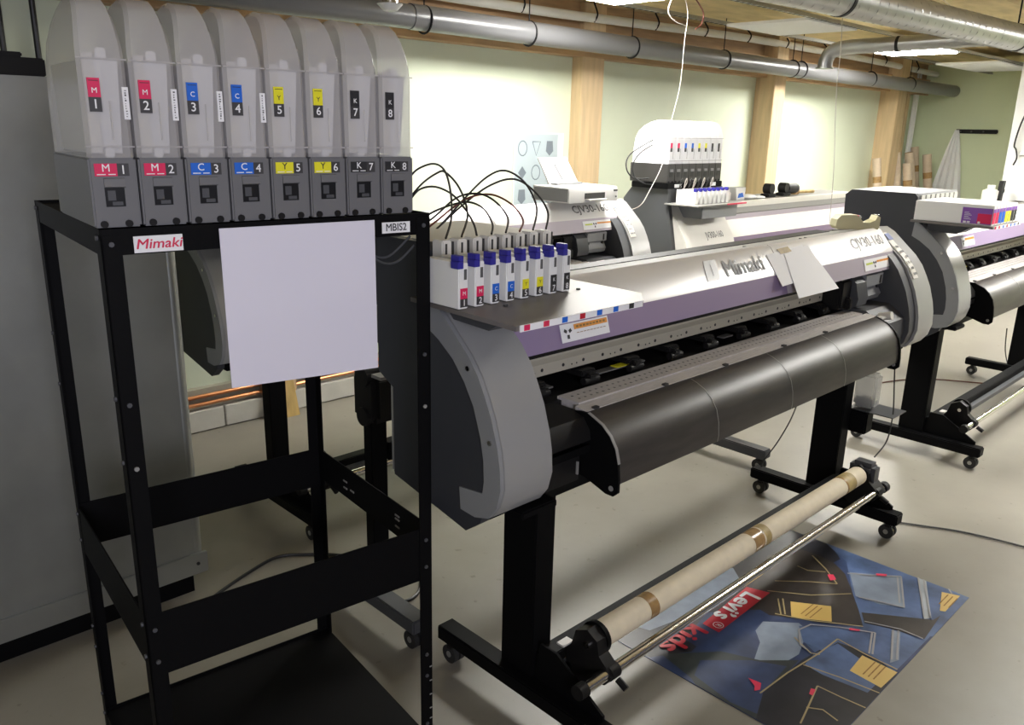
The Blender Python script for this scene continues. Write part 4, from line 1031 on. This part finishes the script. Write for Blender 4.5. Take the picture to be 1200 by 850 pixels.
MB().hexa([(q[0] - .03, 2.56, .971), (q[0] + .03, 2.56, .971), (q[0] + .03, 2.60, .971), (q[0] - .03, 2.60, .971), (q[0] + .0, 2.56, 1.20), (q[0] + .07, 2.56, 1.20), (q[0] + .07, 2.60, 1.20), (q[0] + .0, 2.60, 1.20)]).build('tool_body', 'blackrough', t)
MB().box(q[0] + .04, q[0] + .10, 2.565, 2.595, 1.08, 1.12, .005).build('tool_trigger', 'blackrough', t)

# ================================================================= CABLES
def cable(label, pts, r, m, name='cable', cat='cable'):
    return tag(MB().tube(pts, r, 8).build(name, m), label, cat)
fl = lambda u, v: tuple(at(u, v, z=.006)[:2]) + (.006,)
cable('black cable on the floor running right from the foreground printer foot', [fl(1050, 612), fl(1085, 617), fl(1130, 624), fl(1200, 641), fl(1280, 665)], .004, 'cable', 'power_cable')
cable('black cable arching over the floor behind the ink rack', [fl(215, 730), fl(250, 700), fl(290, 672), fl(325, 653), fl(360, 650), fl(400, 651), fl(450, 660)], .006, 'cable', 'power_cable')
cable('curved black cable on the floor under the front guard panel of the ink rack', [fl(430, 702), fl(455, 707), fl(480, 703), fl(492, 690), fl(492, 670)], .006, 'cable', 'power_cable')
cable('thin black cable hanging from the apron down to the rear foot of the foreground printer', [at(935, 472, y=1.62), at(925, 495, y=1.62), at(910, 520, y=1.65), at(895, 540, y=1.68), at(891, 552, y=1.70)], .003, 'cable')
cable('thin black cable hanging in front of the waste bottle down to the take-up motor', [(3.44, 1.24, .73), (3.43, 1.22, .60), (3.41, 1.20, .48), (3.36, 1.19, .38), (3.28, 1.20, .325)], .003, 'cable')
cable('black cable hanging with a plug under the right printer', [at(1180, 385, y=1.6), at(1178, 410, y=1.6), at(1181, 428, y=1.6)], .004, 'cable')
cable('white cord hanging in a wavy line from the ceiling to the rear printer', [at(800, -10, y=2.9), at(806, 15, y=2.9), at(802, 50, y=2.9), at(797, 100, y=2.9), at(786, 145, y=2.9), at(777, 190, y=2.85), at(762, 222, y=2.8), at(750, 241, y=2.75), at(733, 247, y=2.75)], .002, 'whitecord', 'string', 'string')
cable('straight white cord hanging from the ceiling left of the far ceiling lamp', [at(989, -10, y=2.3), at(985, 60, y=2.3), at(980, 110, y=2.3), at(977, 200, y=2.3), at(972, 262, y=2.3)], .002, 'whitecord', 'string', 'string')
cable('looped white cord tied up at the ceiling', [at(790, -8, y=2.9), at(783, 12, y=2.9), at(790, 24, y=2.9), at(806, 31, y=2.9)], .002, 'whitecord', 'string', 'string')
cable('looped brown cord beside the white loop at the ceiling', [at(812, -6, y=2.9), at(824, 14, y=2.9), at(822, 28, y=2.9), at(815, 34, y=2.9)], .004, 'redcable', 'string', 'string')
cable('coiled dark cable at the left of the far ink tanks', [(4.19, 3.10, 1.52), (4.12, 3.14, 1.47), (4.08, 3.16, 1.40), (4.09, 3.15, 1.33), (4.13, 3.10, 1.29), (4.18, 3.08, 1.285)], .004, 'cable')
cable('second coiled cable left of the far ink tanks, inside the wider loop', [(4.19, 3.10, 1.55), (4.10, 3.2, 1.46), (4.07, 3.2, 1.38), (4.12, 3.18, 1.32), (4.17, 3.10, 1.32)], .004, 'cable')
cable('thin dark wire running across the plywood ceiling', [(5.3, 1.6, 2.43), (5.2, 2.0, 2.40), (5.0, 2.3, 2.42), (4.6, 2.5, 2.43)], .006, 'cable', 'ceiling_wire')
cable('brown extension cable on the far floor beside the right printer leg', [fl(1030, 449), fl(1062, 445), fl(1100, 445), fl(1160, 450)], .004, 'redcable', 'power_cable')
cable('white ceiling cord crossing the spiral duct in the top right corner', [at(1100, -5, z=2.38), at(1130, 20, z=2.36), at(1165, 38, z=2.36), at(1210, 55, z=2.38)], .002, 'whitecord', 'string', 'string')
